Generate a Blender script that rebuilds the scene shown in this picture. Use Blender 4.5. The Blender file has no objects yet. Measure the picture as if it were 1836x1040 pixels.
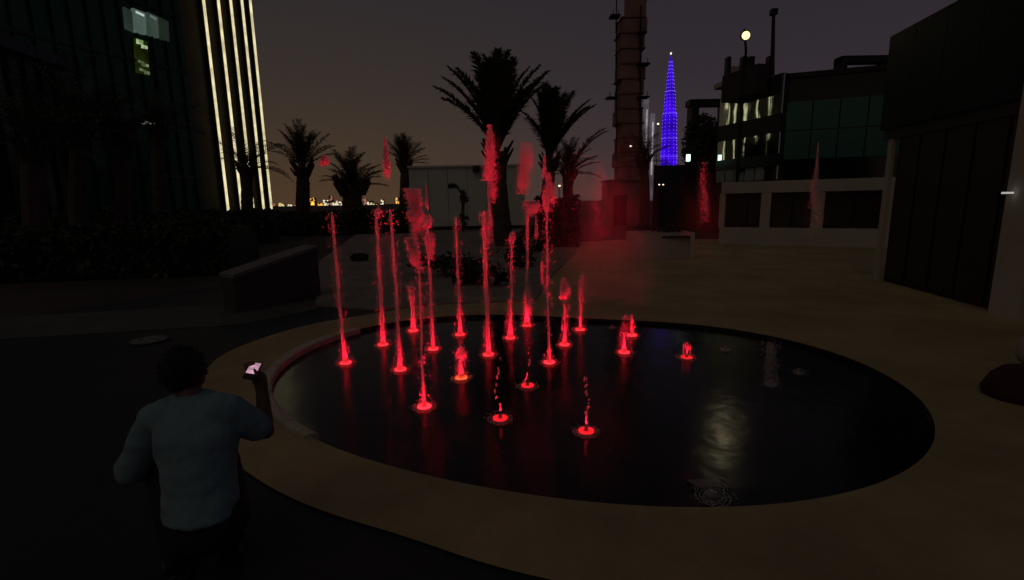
import bpy, math, random
from mathutils import Vector, Matrix, noise as mnoise

random.seed(7)
S = bpy.context.scene
C = S.collection
R = math.radians
PI = math.pi

# ------------------------------------------------------------------ camera
CAM_H, PITCH, ROLL, FPX = 1.7, R(10.2), R(-1.0), 880.0
cd = bpy.data.cameras.new('camera')
cd.sensor_width = 36.0
cd.lens = 36.0 * FPX / 1836.0
cd.clip_start, cd.clip_end = 0.05, 9000.0
cam = bpy.data.objects.new('camera', cd)
C.objects.link(cam)
CM = Matrix.Rotation(PI / 2 - PITCH, 4, 'X') @ Matrix.Rotation(ROLL, 4, 'Z')
cam.matrix_world = Matrix.Translation((0, 0, CAM_H)) @ CM
S.camera = cam

# ------------------------------------------------------------------ world: city night sky, warm glow low down
W = bpy.data.worlds.new('World')
S.world = W
W.use_nodes = True
nt = W.node_tree
nt.nodes.clear()
wo = nt.nodes.new('ShaderNodeOutputWorld')
bg = nt.nodes.new('ShaderNodeBackground')
tc = nt.nodes.new('ShaderNodeTexCoord')
sx = nt.nodes.new('ShaderNodeSeparateXYZ')
rp = nt.nodes.new('ShaderNodeValToRGB')
nt.links.new(tc.outputs['Generated'], sx.inputs[0])
nt.links.new(sx.outputs['Z'], rp.inputs[0])
els = rp.color_ramp.elements
els[0].position = 0.0
els[0].color = (0.072, 0.040, 0.021, 1)
els[1].position = 1.0
els[1].color = (0.0145, 0.0125, 0.0170, 1)
for p, c in ((0.10, (0.056, 0.037, 0.0235)), (0.22, (0.038, 0.0290, 0.0245)), (0.38, (0.0265, 0.0220, 0.0250))):
    e = els.new(p)
    e.color = c + (1,)
bg.inputs['Strength'].default_value = 1.0
# the glow over the city lies to the left; away from it the low sky turns purplish
rp2 = nt.nodes.new('ShaderNodeValToRGB')
nt.links.new(sx.outputs['Z'], rp2.inputs[0])
e2 = rp2.color_ramp.elements
e2[0].position, e2[0].color = 0.0, (0.050, 0.035, 0.038, 1)
e2[1].position, e2[1].color = 1.0, (0.0135, 0.0115, 0.0165, 1)
for p, c in ((0.10, (0.042, 0.031, 0.038)), (0.22, (0.031, 0.0245, 0.0315)), (0.38, (0.0235, 0.0198, 0.0250))):
    e = e2.new(p)
    e.color = c + (1,)
mrx = nt.nodes.new('ShaderNodeMapRange')
mrx.interpolation_type = 'SMOOTHSTEP'
mrx.inputs[1].default_value, mrx.inputs[2].default_value = -0.35, 0.45
nt.links.new(sx.outputs['X'], mrx.inputs[0])
mxs = nt.nodes.new('ShaderNodeMix')
mxs.data_type = 'RGBA'
nt.links.new(mrx.outputs[0], mxs.inputs[0])
nt.links.new(rp.outputs[0], mxs.inputs[6])
nt.links.new(rp2.outputs[0], mxs.inputs[7])
nt.links.new(mxs.outputs[2], bg.inputs[0])
nt.links.new(bg.outputs[0], wo.inputs[0])

# one very weak, very soft warm key: the glow of the city behind the camera
sd = bpy.data.lights.new('sun', 'SUN')
sd.energy = 0.06
sd.angle = R(40)
sd.color = (1.0, 0.80, 0.50)
sun = bpy.data.objects.new('sun', sd)
C.objects.link(sun)
sun.rotation_euler = (R(38), 0, R(-35))

S.view_settings.view_transform = 'Standard'
S.view_settings.look = 'None'
S.view_settings.exposure = 0.0
S.view_settings.gamma = 1.0
S.view_settings.use_curve_mapping = False
S.render.engine = 'CYCLES'
cy = S.cycles
cy.use_denoising = True
cy.max_bounces = 6
cy.diffuse_bounces = 3
cy.glossy_bounces = 3
cy.transmission_bounces = 4
cy.transparent_max_bounces = 24
cy.volume_bounces = 0
cy.sample_clamp_indirect = 2.0
cy.sample_clamp_direct = 30.0

# ------------------------------------------------------------------ helpers
CM3 = CM.to_3x3()


def ray(px, py):
    return (CM3 @ Vector((px - 918.0, 520.0 - py, -FPX)))


def ground(px, py, z=0.0):
    d = ray(px, py)
    t = (z - CAM_H) / d.z
    return Vector((d.x * t, d.y * t, z))


def at(px, py, Y):
    d = ray(px, py)
    t = Y / d.y
    return Vector((d.x * t, Y, CAM_H + d.z * t))


def on_wall(px, py, A, B):
    """point of the vertical plane through A and B seen at a picture point"""
    d = ray(px, py)
    n = Vector((-(B[1] - A[1]), B[0] - A[0], 0))
    t = (n.x * A[0] + n.y * A[1]) / (n.x * d.x + n.y * d.y)
    return Vector((d.x * t, d.y * t, CAM_H + d.z * t))


def mat(name, col, rough=0.7, var=0.25, scale=6.0, bump=0.0, bscale=30.0, metal=0.0, spec=0.5, coords='Object'):
    m = bpy.data.materials.new(name)
    m.use_nodes = True
    t = m.node_tree
    b = t.nodes['Principled BSDF']
    b.inputs['Roughness'].default_value = rough
    b.inputs['Metallic'].default_value = metal
    b.inputs['Specular IOR Level'].default_value = spec
    co = t.nodes.new('ShaderNodeTexCoord')
    n = t.nodes.new('ShaderNodeTexNoise')
    n.inputs['Scale'].default_value = scale
    n.inputs['Detail'].default_value = 6
    n.inputs['Roughness'].default_value = 0.65
    t.links.new(co.outputs[coords], n.inputs['Vector'])
    r = t.nodes.new('ShaderNodeValToRGB')
    r.color_ramp.elements[0].position = 0.3
    r.color_ramp.elements[1].position = 0.72
    r.color_ramp.elements[0].color = tuple(c * (1 - var) for c in col) + (1,)
    r.color_ramp.elements[1].color = tuple(min(1, c * (1 + var)) for c in col) + (1,)
    t.links.new(n.outputs['Fac'], r.inputs[0])
    t.links.new(r.outputs[0], b.inputs['Base Color'])
    if bump:
        n2 = t.nodes.new('ShaderNodeTexNoise')
        n2.inputs['Scale'].default_value = bscale
        n2.inputs['Detail'].default_value = 5
        t.links.new(co.outputs[coords], n2.inputs['Vector'])
        bp = t.nodes.new('ShaderNodeBump')
        bp.inputs['Strength'].default_value = bump
        bp.inputs['Distance'].default_value = 0.02
        t.links.new(n2.outputs['Fac'], bp.inputs['Height'])
        t.links.new(bp.outputs[0], b.inputs['Normal'])
    return m


def emat(name, col, strength, nscale=0.0, lo=0.1):
    m = bpy.data.materials.new(name)
    m.use_nodes = True
    t = m.node_tree
    t.nodes.clear()
    o = t.nodes.new('ShaderNodeOutputMaterial')
    e = t.nodes.new('ShaderNodeEmission')
    e.inputs[0].default_value = tuple(col) + (1,)
    e.inputs[1].default_value = strength
    if nscale:
        co = t.nodes.new('ShaderNodeTexCoord')
        n = t.nodes.new('ShaderNodeTexNoise')
        n.inputs['Scale'].default_value = nscale
        n.inputs['Detail'].default_value = 3
        mr = t.nodes.new('ShaderNodeMapRange')
        mr.inputs[1].default_value = 0.35
        mr.inputs[2].default_value = 0.68
        mr.inputs[3].default_value = strength * lo
        mr.inputs[4].default_value = strength
        t.links.new(co.outputs['Object'], n.inputs['Vector'])
        t.links.new(n.outputs['Fac'], mr.inputs[0])
        t.links.new(mr.outputs[0], e.inputs[1])
    t.links.new(e.outputs[0], o.inputs[0])
    return m


def glassmat(name, col, metal, rough, wave=0.0, wscale=1.0):
    m = mat(name, col, rough, 0.1, 0.3, metal=metal, spec=0.8)
    if wave:
        t = m.node_tree
        co = t.nodes.new('ShaderNodeTexCoord')
        n = t.nodes.new('ShaderNodeTexNoise')
        n.inputs['Scale'].default_value = wscale
        n.inputs['Detail'].default_value = 1
        bp = t.nodes.new('ShaderNodeBump')
        bp.inputs['Strength'].default_value = 1.0
        bp.inputs['Distance'].default_value = wave
        t.links.new(co.outputs['Object'], n.inputs['Vector'])
        t.links.new(n.outputs['Fac'], bp.inputs['Height'])
        t.links.new(bp.outputs[0], t.nodes['Principled BSDF'].inputs['Normal'])
    return m


class MB:
    def __init__(self):
        self.v, self.f = [], []

    def add(self, vs, fs):
        o = len(self.v)
        self.v += [tuple(p) for p in vs]
        self.f += [tuple(i + o for i in f) for f in fs]
        return self

    def box(self, c, s, rot=None):
        hx, hy, hz = s[0] / 2, s[1] / 2, s[2] / 2
        vs = [Vector((x, y, z)) for x in (-hx, hx) for y in (-hy, hy) for z in (-hz, hz)]
        if rot is not None:
            M = Matrix.Rotation(rot, 3, 'Z') if isinstance(rot, (int, float)) else rot
            vs = [M @ p for p in vs]
        c = Vector(c)
        return self.add([p + c for p in vs], [(0, 1, 3, 2), (4, 6, 7, 5), (0, 4, 5, 1), (2, 3, 7, 6), (0, 2, 6, 4), (1, 5, 7, 3)])

    def prism(self, poly, z0, z1):
        n = len(poly)
        vs = [(p[0], p[1], z0) for p in poly] + [(p[0], p[1], z1) for p in poly]
        fs = [(i, (i + 1) % n, n + (i + 1) % n, n + i) for i in range(n)]
        fs += [tuple(range(n - 1, -1, -1)), tuple(range(n, 2 * n))]
        return self.add(vs, fs)

    def slab(self, A, B, z0, z1, t, side=1):
        """vertical slab between ground points A and B; t metres thick to one side"""
        d = Vector((B[0] - A[0], B[1] - A[1]))
        nn = Vector((-d.y, d.x)).normalized() * t * side
        return self.prism([(A[0], A[1]), (B[0], B[1]), (B[0] + nn.x, B[1] + nn.y), (A[0] + nn.x, A[1] + nn.y)], z0, z1)

    def tube(self, pts, radii, n=8, cap=True, ell=None):
        vs, fs = [], []
        pts = [Vector(p) for p in pts]
        for i, p in enumerate(pts):
            a = pts[max(0, i - 1)]
            b = pts[min(len(pts) - 1, i + 1)]
            d = (b - a).normalized()
            u = d.cross(Vector((0, 1, 0)) if abs(d.y) < 0.9 else Vector((1, 0, 0))).normalized()
            w = d.cross(u).normalized()
            r = radii[i] if isinstance(radii, (list, tuple)) else radii
            e = ell[i] if ell else 1.0
            for k in range(n):
                th = 2 * PI * k / n
                vs.append(p + u * (r * math.cos(th)) + w * (r * e * math.sin(th)))
        for i in range(len(pts) - 1):
            for k in range(n):
                k2 = (k + 1) % n
                fs.append((i * n + k, i * n + k2, (i + 1) * n + k2, (i + 1) * n + k))
        if cap:
            fs.append(tuple(range(n - 1, -1, -1)))
            fs.append(tuple((len(pts) - 1) * n + k for k in range(n)))
        return self.add(vs, fs)

    def octa(self, c, r, st=1.0):
        x, y, z = c
        return self.add([(x + r, y, z), (x - r, y, z), (x, y + r, z), (x, y - r, z), (x, y, z + r * st), (x, y, z - r * st)],
                        [(0, 2, 4), (2, 1, 4), (1, 3, 4), (3, 0, 4), (2, 0, 5), (1, 2, 5), (3, 1, 5), (0, 3, 5)])

    def ball(self, c, s, nu=12, nv=8, jit=0.0):
        vs, fs = [], []
        c = Vector(c)
        for j in range(nv + 1):
            ph = PI * j / nv
            for i in range(nu):
                th = 2 * PI * i / nu
                d = Vector((math.sin(ph) * math.cos(th), math.sin(ph) * math.sin(th), math.cos(ph)))
                k = 1 + jit * mnoise.noise(d * 2.3 + c * 3.1)
                vs.append(c + Vector((d.x * s[0], d.y * s[1], d.z * s[2])) * k)
        for j in range(nv):
            for i in range(nu):
                i2 = (i + 1) % nu
                fs.append((j * nu + i, (j + 1) * nu + i, (j + 1) * nu + i2, j * nu + i2))
        return self.add(vs, fs)

    def build(self, name, m, parent=None, smooth=False, local=False):
        me = bpy.data.meshes.new(name)
        me.from_pydata(self.v, [], self.f)
        me.materials.append(m)
        if smooth:
            me.polygons.foreach_set('use_smooth', [True] * len(me.polygons))
        me.update()
        return link(name, me, parent, local)


AT_WORLD = set()


def wloc(o):
    l = Vector((0, 0, 0))
    while o is not None:
        if o.name in AT_WORLD:
            return Vector((0, 0, 0))
        l += o.location
        o = o.parent
    return l


def link(name, me, parent=None, local=False):
    o = bpy.data.objects.new(name, me)
    C.objects.link(o)
    if parent is not None:
        o.parent = parent
        if not local:                      # vertices were given in world space
            o.matrix_parent_inverse = Matrix.Translation(-wloc(parent))
            AT_WORLD.add(o.name)
    return o


def tag(o, label, cat, group=None):
    o['label'] = label
    o['category'] = cat
    if group:
        o['group'] = group
    return o


def thing(name, label, cat, loc, group=None):
    o = bpy.data.objects.new(name, None)
    o.empty_display_size = 0.2
    C.objects.link(o)
    o.location = loc
    return tag(o, label, cat, group)


def kind(o, k):
    o['kind'] = k
    return o


# ------------------------------------------------------------------ materials
M = {}
M['soil'] = mat('soil', (0.055, 0.045, 0.035), 0.95, 0.4, 0.25, 0.4, 9)
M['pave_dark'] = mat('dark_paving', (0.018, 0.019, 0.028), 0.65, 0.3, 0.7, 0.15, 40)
M['path'] = mat('path_paving', (0.085, 0.085, 0.072), 0.85, 0.2, 0.9, 0.15, 40)
M['plaza'] = mat('tan_paving', (0.42, 0.335, 0.175), 0.72, 0.30, 0.8, 0.2, 60)
M['sand'] = mat('sandy_gravel', (0.27, 0.235, 0.20), 0.95, 0.35, 1.1, 0.6, 25)
M['rim_glint'] = mat('pale_highlight', (0.50, 0.46, 0.38), 0.5, 0.2, 5, 0.2, 30)  # reflected light at the pool rim, put into a pale colour
M['basin'] = mat('black_granite', (0.015, 0.014, 0.016), 0.25, 0.3, 20)
M['concrete'] = mat('grey_concrete', (0.19, 0.18, 0.18), 0.85, 0.22, 1.5, 0.2, 25)
M['render'] = mat('pale_render', (0.55, 0.51, 0.47), 0.85, 0.14, 0.8, 0.1, 30)
M['rust'] = mat('brown_red_concrete', (0.36, 0.215, 0.185), 0.9, 0.4, 0.09, 0.4, 1)
M['black'] = mat('black_cladding', (0.014, 0.015, 0.016), 0.45, 0.2, 1.2)
M['dark_metal'] = mat('dark_metal', (0.03, 0.03, 0.032), 0.5, 0.2, 8, metal=0.6)
M['steel'] = mat('steel', (0.35, 0.35, 0.35), 0.3, 0.2, 20, metal=0.9)
M['glass_green'] = glassmat('green_dark_glass', (0.026, 0.105, 0.062), 0.8, 0.32, 0.05, 0.5)
M['glass_dark'] = glassmat('dark_glass', (0.016, 0.024, 0.024), 0.3, 0.12)
M['glass_mirror'] = glassmat('mirror_glass', (0.52, 0.60, 0.56), 1.0, 0.025, 0.0045, 0.9)
M['cabin'] = mat('cabin_panel', (0.72, 0.76, 0.70), 0.6, 0.08, 0.7)
M['bark'] = mat('palm_bark', (0.10, 0.075, 0.055), 0.95, 0.45, 9, 0.8, 20)
M['frond'] = mat('palm_frond', (0.055, 0.062, 0.036), 0.6, 0.35, 3)
M['leaf'] = mat('shrub_leaf', (0.040, 0.050, 0.028), 0.65, 0.4, 4)
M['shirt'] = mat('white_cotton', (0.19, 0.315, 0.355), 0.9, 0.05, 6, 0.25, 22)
M['skin'] = mat('skin', (0.16, 0.09, 0.06), 0.55, 0.1, 9)
M['hair'] = mat('black_hair', (0.010, 0.009, 0.009), 0.6, 0.3, 60, 0.9, 120)
M['trousers'] = mat('black_trousers', (0.013, 0.013, 0.015), 0.85, 0.2, 9, 0.3, 30)
M['phone'] = mat('phone_black', (0.02, 0.02, 0.022), 0.3, 0.1, 9)
M['maroon'] = mat('maroon_fabric', (0.055, 0.008, 0.011), 0.8, 0.2, 7, 0.3, 40)
M['cushion'] = mat('pale_fabric', (0.42, 0.38, 0.35), 0.9, 0.1, 9, 0.3, 40)
M['strip'] = emat('warm_led', (1.0, 0.87, 0.50), 1.0, 1.3, 0.6)
M['blue_glow'] = emat('blue_floodlit', (0.065, 0.004, 1.0), 0.95, 0.035, 0.30)
M['blue_dot'] = emat('blue_led', (0.24, 0.12, 1.0), 1.8)
M['white_dot'] = emat('white_lamp', (1.0, 0.88, 0.66), 1.6)
M['lamp'] = emat('flood_lens', (1.0, 0.86, 0.34), 1.9)
M['green_lamp'] = emat('green_white_lamp', (0.62, 1.0, 0.72), 3.0)
M['red_lens'] = emat('red_led', (1.0, 0.012, 0.02), 5.0)
M['red_dim'] = emat('dim_red_led', (1.0, 0.012, 0.02), 1.3)
M['red_hot'] = emat('red_hot_led', (1.0, 0.05, 0.015), 3.5)
M['screen'] = emat('phone_screen', (1.0, 0.55, 0.72), 0.75, 40, 0.35)


def water_surface():
    m = bpy.data.materials.new('dark_water')
    m.use_nodes = True
    t = m.node_tree
    b = t.nodes['Principled BSDF']
    b.inputs['Base Color'].default_value = (0.010, 0.008, 0.009, 1)
    b.inputs['Roughness'].default_value = 0.17
    b.inputs['IOR'].default_value = 1.33
    co = t.nodes.new('ShaderNodeTexCoord')
    prev = None
    for sc_, st, dist in ((2.2, 0.3, 0.020), (11, 0.25, 0.004), (46, 0.2, 0.0015)):
        n = t.nodes.new('ShaderNodeTexNoise')
        n.inputs['Scale'].default_value = sc_
        n.inputs['Detail'].default_value = 2
        n.inputs['Distortion'].default_value = 0.6
        bp = t.nodes.new('ShaderNodeBump')
        bp.inputs['Strength'].default_value = st
        bp.inputs['Distance'].default_value = dist
        t.links.new(co.outputs['Object'], n.inputs['Vector'])
        t.links.new(n.outputs['Fac'], bp.inputs['Height'])
        if prev:
            t.links.new(prev.outputs[0], bp.inputs['Normal'])
        prev = bp
    t.links.new(prev.outputs[0], b.inputs['Normal'])
    return m


def foam(name, clear, bump=0.6):
    """white-water: part clear, part light-scattering"""
    m = bpy.data.materials.new(name)
    m.use_nodes = True
    t = m.node_tree
    t.nodes.clear()
    o = t.nodes.new('ShaderNodeOutputMaterial')
    tr = t.nodes.new('ShaderNodeBsdfTransparent')
    tl = t.nodes.new('ShaderNodeBsdfTranslucent')
    df = t.nodes.new('ShaderNodeBsdfDiffuse')
    gl = t.nodes.new('ShaderNodeBsdfGlossy')
    for s in (tl, df):
        s.inputs[0].default_value = (0.92, 0.90, 0.92, 1)
    gl.inputs[0].default_value = (0.9, 0.9, 0.9, 1)
    gl.inputs['Roughness'].default_value = 0.22
    co = t.nodes.new('ShaderNodeTexCoord')
    n = t.nodes.new('ShaderNodeTexNoise')
    n.inputs['Scale'].default_value = 38
    n.inputs['Detail'].default_value = 3
    bp = t.nodes.new('ShaderNodeBump')
    bp.inputs['Strength'].default_value = bump
    bp.inputs['Distance'].default_value = 0.02
    t.links.new(co.outputs['Object'], n.inputs['Vector'])
    t.links.new(n.outputs['Fac'], bp.inputs['Height'])
    for s in (tl, df, gl):
        t.links.new(bp.outputs[0], s.inputs['Normal'])
    a = t.nodes.new('ShaderNodeMixShader')
    a.inputs[0].default_value = 0.5
    t.links.new(tl.outputs[0], a.inputs[1])
    t.links.new(df.outputs[0], a.inputs[2])
    b = t.nodes.new('ShaderNodeMixShader')
    b.inputs[0].default_value = 0.14
    t.links.new(a.outputs[0], b.inputs[1])
    t.links.new(gl.outputs[0], b.inputs[2])
    c = t.nodes.new('ShaderNodeMixShader')
    c.inputs[0].default_value = clear
    t.links.new(b.outputs[0], c.inputs[1])
    t.links.new(tr.outputs[0], c.inputs[2])
    t.links.new(c.outputs[0], o.inputs[0])
    return m


M['water'] = water_surface()
M['jet'] = foam('jet_water', 0.30)
M['spray'] = foam('spray_water', 0.70, 0.0)
M['faint'] = foam('thin_spray_water', 0.88, 0.0)
M['foam'] = foam('foam_water', 0.45)

# ------------------------------------------------------------------ ground, plaza, pool
PC = Vector((0.725, 5.12))
PK = (2.68, -0.213, -0.255, 0.375, -0.238, -0.0135, 0.054)


def r_pool(t):
    return (PK[0] + PK[1] * math.cos(t) + PK[2] * math.sin(t) + PK[3] * math.cos(2 * t) + PK[4] * math.sin(2 * t)
            + PK[5] * math.cos(3 * t) + PK[6] * math.sin(3 * t))


OUT = [(-95, 3.42), (-84, 3.6), (-60, 7.0), (-35, 9.0), (0, 9.0), (30, 13.0), (52, 17.5), (72, 17.0), (84, 15.0), (93, 9.5), (99, 4.6), (108, 3.62),
       (119, 3.60), (130, 3.62), (142, 3.72), (153, 4.02), (163, 4.12), (174, 4.17), (189, 3.88), (203, 3.66), (220, 3.44),
       (235, 3.34), (245, 3.28), (265, 3.42)]


def r_out(t):
    d = math.degrees(t)
    while d > 265:
        d -= 360
    while d < -95:
        d += 360
    for (a, ra), (b, rb) in zip(OUT, OUT[1:]):
        if a <= d <= b:
            k = (d - a) / (b - a)
            return ra + (rb - ra) * k
    return OUT[-1][1]


def r_out_s(t):
    return sum(r_out(t + R(k)) for k in (-4, -2, 0, 2, 4)) / 5 + .18 * math.sin(t) + .025 * math.cos(t)


NT = 180


def annulus(fr, z, t0=0, t1=2 * PI, n=NT):
    """rings of radius functions around the pool centre"""
    mb = MB()
    full = abs(t1 - t0 - 2 * PI) < 1e-6
    m = n if full else n + 1
    vs, fs = [], []
    for f in fr:
        for i in range(m):
            t = t0 + (t1 - t0) * i / n
            r = f(t)
            vs.append((PC.x + r * math.cos(t), PC.y + r * math.sin(t), z))
    for j in range(len(fr) - 1):
        for i in range(n):
            i2 = (i + 1) % m
            fs.append((j * m + i, (j + 1) * m + i, (j + 1) * m + i2, j * m + i2))
    return mb.add(vs, fs)


kind(annulus([lambda t: r_pool(t) + 0.15, lambda t: 20, lambda t: 90, lambda t: 600, lambda t: 8000], -0.02).build('ground', M['soil']), 'structure')
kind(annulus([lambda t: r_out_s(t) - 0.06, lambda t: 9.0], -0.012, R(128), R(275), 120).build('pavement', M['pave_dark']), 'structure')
pl = annulus([r_pool, lambda t: r_pool(t) + 0.35, lambda t: max(r_out_s(t), r_pool(t) + 0.4)], 0.0)
kind(pl.build('plaza', M['plaza']), 'structure')

# pale path crossing on the left
pp = [ground(*q, -0.006) for q in ((-90, 614), (430, 582), (560, 556), (600, 535), (420, 545), (-90, 574))]
kind(MB().add(pp, [tuple(range(6))]).build('path', M['path']), 'structure')
# sandy planting bed behind the pool
bedp = [ground(*q, 0.0) for q in ((566, 548), (572, 470), (640, 420), (760, 402), (930, 408), (1030, 420), (1035, 452), (985, 500), (960, 540), (800, 546), (680, 556))]
mb = MB()
mb.prism([(p.x, p.y) for p in bedp], -0.03, 0.03)
kind(mb.build('planting_bed', M['sand']), 'structure')

WZ = -0.05
mb = MB()
vs = [(PC.x, PC.y, WZ)]
fs = []
NR = 10
for j in range(1, NR + 1):
    for i in range(NT):
        t = 2 * PI * i / NT
        r = (r_pool(t) + 0.02) * j / NR
        vs.append((PC.x + r * math.cos(t), PC.y + r * math.sin(t), WZ))
for i in range(NT):
    fs.append((0, 1 + i, 1 + (i + 1) % NT))
for j in range(NR - 1):
    for i in range(NT):
        i2 = (i + 1) % NT
        fs.append((1 + j * NT + i, 1 + (j + 1) * NT + i, 1 + (j + 1) * NT + i2, 1 + j * NT + i2))
mb.add(vs, fs)
kind(mb.build('water', M['water']), 'structure')

pool = thing('fountain_pool', 'low oval fountain basin set flush into tan paving, black inside', 'fountain pool', (PC.x, PC.y, 0))
mb = MB()
vs, fs = [], []
for z, dr in ((-0.25, 0.004), (-0.003, 0.004), (-0.003, 0.10), (-0.25, 0.10)):
    for i in range(NT):
        t = 2 * PI * i / NT
        r = r_pool(t) + dr
        vs.append((PC.x + r * math.cos(t), PC.y + r * math.sin(t), z))
for j in range(4):
    for i in range(NT):
        i2 = (i + 1) % NT
        fs.append((j * NT + i, j * NT + i2, ((j + 1) % 4) * NT + i2, ((j + 1) % 4) * NT + i))
mb.add(vs, fs).build('basin_wall', M['basin'], pool)
# pale raised pieces stand in for light reflected along the near left rim
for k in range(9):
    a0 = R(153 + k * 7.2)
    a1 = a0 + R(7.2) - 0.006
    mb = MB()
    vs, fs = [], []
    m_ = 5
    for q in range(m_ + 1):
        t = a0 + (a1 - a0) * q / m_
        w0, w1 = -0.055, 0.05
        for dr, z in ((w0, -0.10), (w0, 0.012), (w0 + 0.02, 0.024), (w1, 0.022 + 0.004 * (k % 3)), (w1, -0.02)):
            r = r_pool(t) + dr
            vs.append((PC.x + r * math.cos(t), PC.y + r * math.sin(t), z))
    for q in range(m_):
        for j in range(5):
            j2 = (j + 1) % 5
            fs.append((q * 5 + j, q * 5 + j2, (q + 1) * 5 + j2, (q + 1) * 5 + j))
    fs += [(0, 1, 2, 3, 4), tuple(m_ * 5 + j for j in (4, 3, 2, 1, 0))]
    mb.add(vs, fs).build('rim_highlight', M['rim_glint'], pool)

# round drain cover on the dark paving
p = ground(267, 610)
t = thing('drain_cover', 'round pale grey cover disc set in dark paving left of the pool', 'cover', (p.x, p.y, 0))
MB().tube([(p.x, p.y, -0.012), (p.x, p.y, 0.012)], [0.21, 0.205], 32).build('cover_disc', M['concrete'], t)
MB().tube([(p.x, p.y, -0.012), (p.x, p.y, 0.006)], [0.245, 0.24], 32).build('cover_rim', M['dark_metal'], t)
for s in (-1, 1):
    MB().box((p.x + s * 0.11, p.y, 0.014), (0.05, 0.018, 0.006)).build('lift_slot', M['dark_metal'], t)

# ------------------------------------------------------------------ left: glass tower with five light strips
TA, TB = at(-60, 380, 27.0), at(484, 380, 46.0)
TA2, TB2 = (TA.x, TA.y), (TB.x, TB.y)
tdir = Vector((TB.x - TA.x, TB.y - TA.y)).normalized()
tn = Vector((tdir.y, -tdir.x))                # faces the plaza
tw = thing('glass_tower', 'tall dark green glass tower with five warm vertical light strips at its right edge', 'tower', (TB.x, TB.y, 0))
HT = 52.0
P0 = on_wall(345, 200, TA, TB)
MB().slab(TA2, (P0.x, P0.y), 0, HT, 14, 1).build('glass_wall', M['glass_green'], tw)
MB().slab((P0.x, P0.y), TB2, 0, HT, 14, 1).build('corner_wall', mat('olive_stone', (0.15, 0.13, 0.085), 0.8, 0.15, 0.4), tw)
Lw = (Vector((P0.x, P0.y)) - Vector(TA2)).length
for k in range(13):
    z = 4.0 + k * 3.9
    c = Vector(TA2) + tdir * (Lw / 2) + tn * 0.06
    MB().box((c.x, c.y, z), (Lw - 0.1, 0.14, 0.22), math.atan2(tdir.y, tdir.x)).build('floor_band', M['glass_dark'], tw)
for k in range(14):
    c = Vector(TA2) + tdir * (Lw * (k + 0.5) / 14) + tn * 0.10
    MB().box((c.x, c.y, HT / 2), (0.05, 0.22, HT - 0.2), math.atan2(tdir.y, tdir.x)).build('mullion', M['glass_green'], tw)
for xt, xb in ((360, 401), (387, 425), (409, 446), (427, 467), (442, 481)):
    a = on_wall((xt + xb) / 2, 190, TA, TB)
    c = Vector((a.x, a.y)) + tn * 0.42
    st = MB().box((c.x, c.y, HT / 2 + 0.5), (0.17, 0.10, HT - 1.5), math.atan2(tdir.y, tdir.x)).build('light_strip', M['strip'], tw)
    c2 = Vector((a.x, a.y)) + tn * 0.18
    MB().box((c2.x, c2.y, HT / 2 + 0.5), (0.28, 0.35, HT - 1.0), math.atan2(tdir.y, tdir.x)).build('strip_fin', M['dark_metal'], tw)


def wall_quad(mb, corners, A, B, n2, off):
    ps = [on_wall(x, y, A, B) for x, y in corners]
    f = [p + Vector((n2.x, n2.y, 0)) * off for p in ps]
    b = [p + Vector((n2.x, n2.y, 0)) * 0.005 for p in ps]
    mb.add(f + b, [(0, 1, 2, 3), (7, 6, 5, 4), (0, 4, 5, 1), (1, 5, 6, 2), (2, 6, 7, 3), (3, 7, 4, 0)])


for q, (c, s) in enumerate((((0.55, 0.85, 0.70), 0.05), ((0.62, 0.95, 0.78), 0.17), ((0.62, 0.9, 0.72), 0.075), ((0.5, 0.7, 0.5), 0.03))):
    xs = ((219, 13, 233, 52), (234, 15, 257, 58), (260, 22, 279, 64), (281, 31, 298, 70))[q]
    x0, y0, x1, y1 = xs
    mb = MB()
    wall_quad(mb, ((x0, y0), (x1, y0 + 9), (x1 + 2, y1 + 5), (x0 + 4, y1)), TA, TB, tn, 0.24)
    w = mb.build('lit_window', emat('window_glow', c, s, 0.5, 0.55), tw)
    if q in (1, 2):
        mb = MB()
        wall_quad(mb, ((x0 + 5, y0 + 5), (x1 - 3, y0 + 12), (x1 - 3, y0 + 16), (x0 + 5, y0 + 9)), TA, TB, tn, 0.27)
        mb.build('ceiling_light', emat('tube_light', (0.8, 1.0, 0.85), 0.55 if q == 1 else 0.15), w)
mb = MB()
wall_quad(mb, ((238, 68), (260, 76), (265, 136), (243, 130)), TA, TB, tn, 0.24)
w = mb.build('lit_window', emat('stair_glow', (0.40, 0.60, 0.08), 0.045, 0.8, 0.2), tw)
w['label'] = 'narrow window lit yellow green'
for (x0, y0, x1, y1, s) in ((240, 70, 252, 79, 0.5), (249, 80, 260, 87, 0.6), (244, 108, 254, 113, 0.28), (250, 113, 262, 119, 0.3), (246, 122, 254, 127, 0.22), (254, 126, 264, 133, 0.2)):
    mb = MB()
    wall_quad(mb, ((x0, y0), (x1, y0 + 4), (x1, y1 + 2), (x0, y1)), TA, TB, tn, 0.28)
    mb.build('ceiling_light', emat('stair_lamp', (0.75, 1.0, 0.5), s, 3.0, 0.2), w)
mb = MB()
wall_quad(mb, ((253, 216), (262, 220), (275, 222), (254, 223)), TA, TB, tn, 0.28)
mb.build('wall_lamp', emat('wall_lamp_glow', (0.9, 0.95, 0.9), 0.25), tw)

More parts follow.
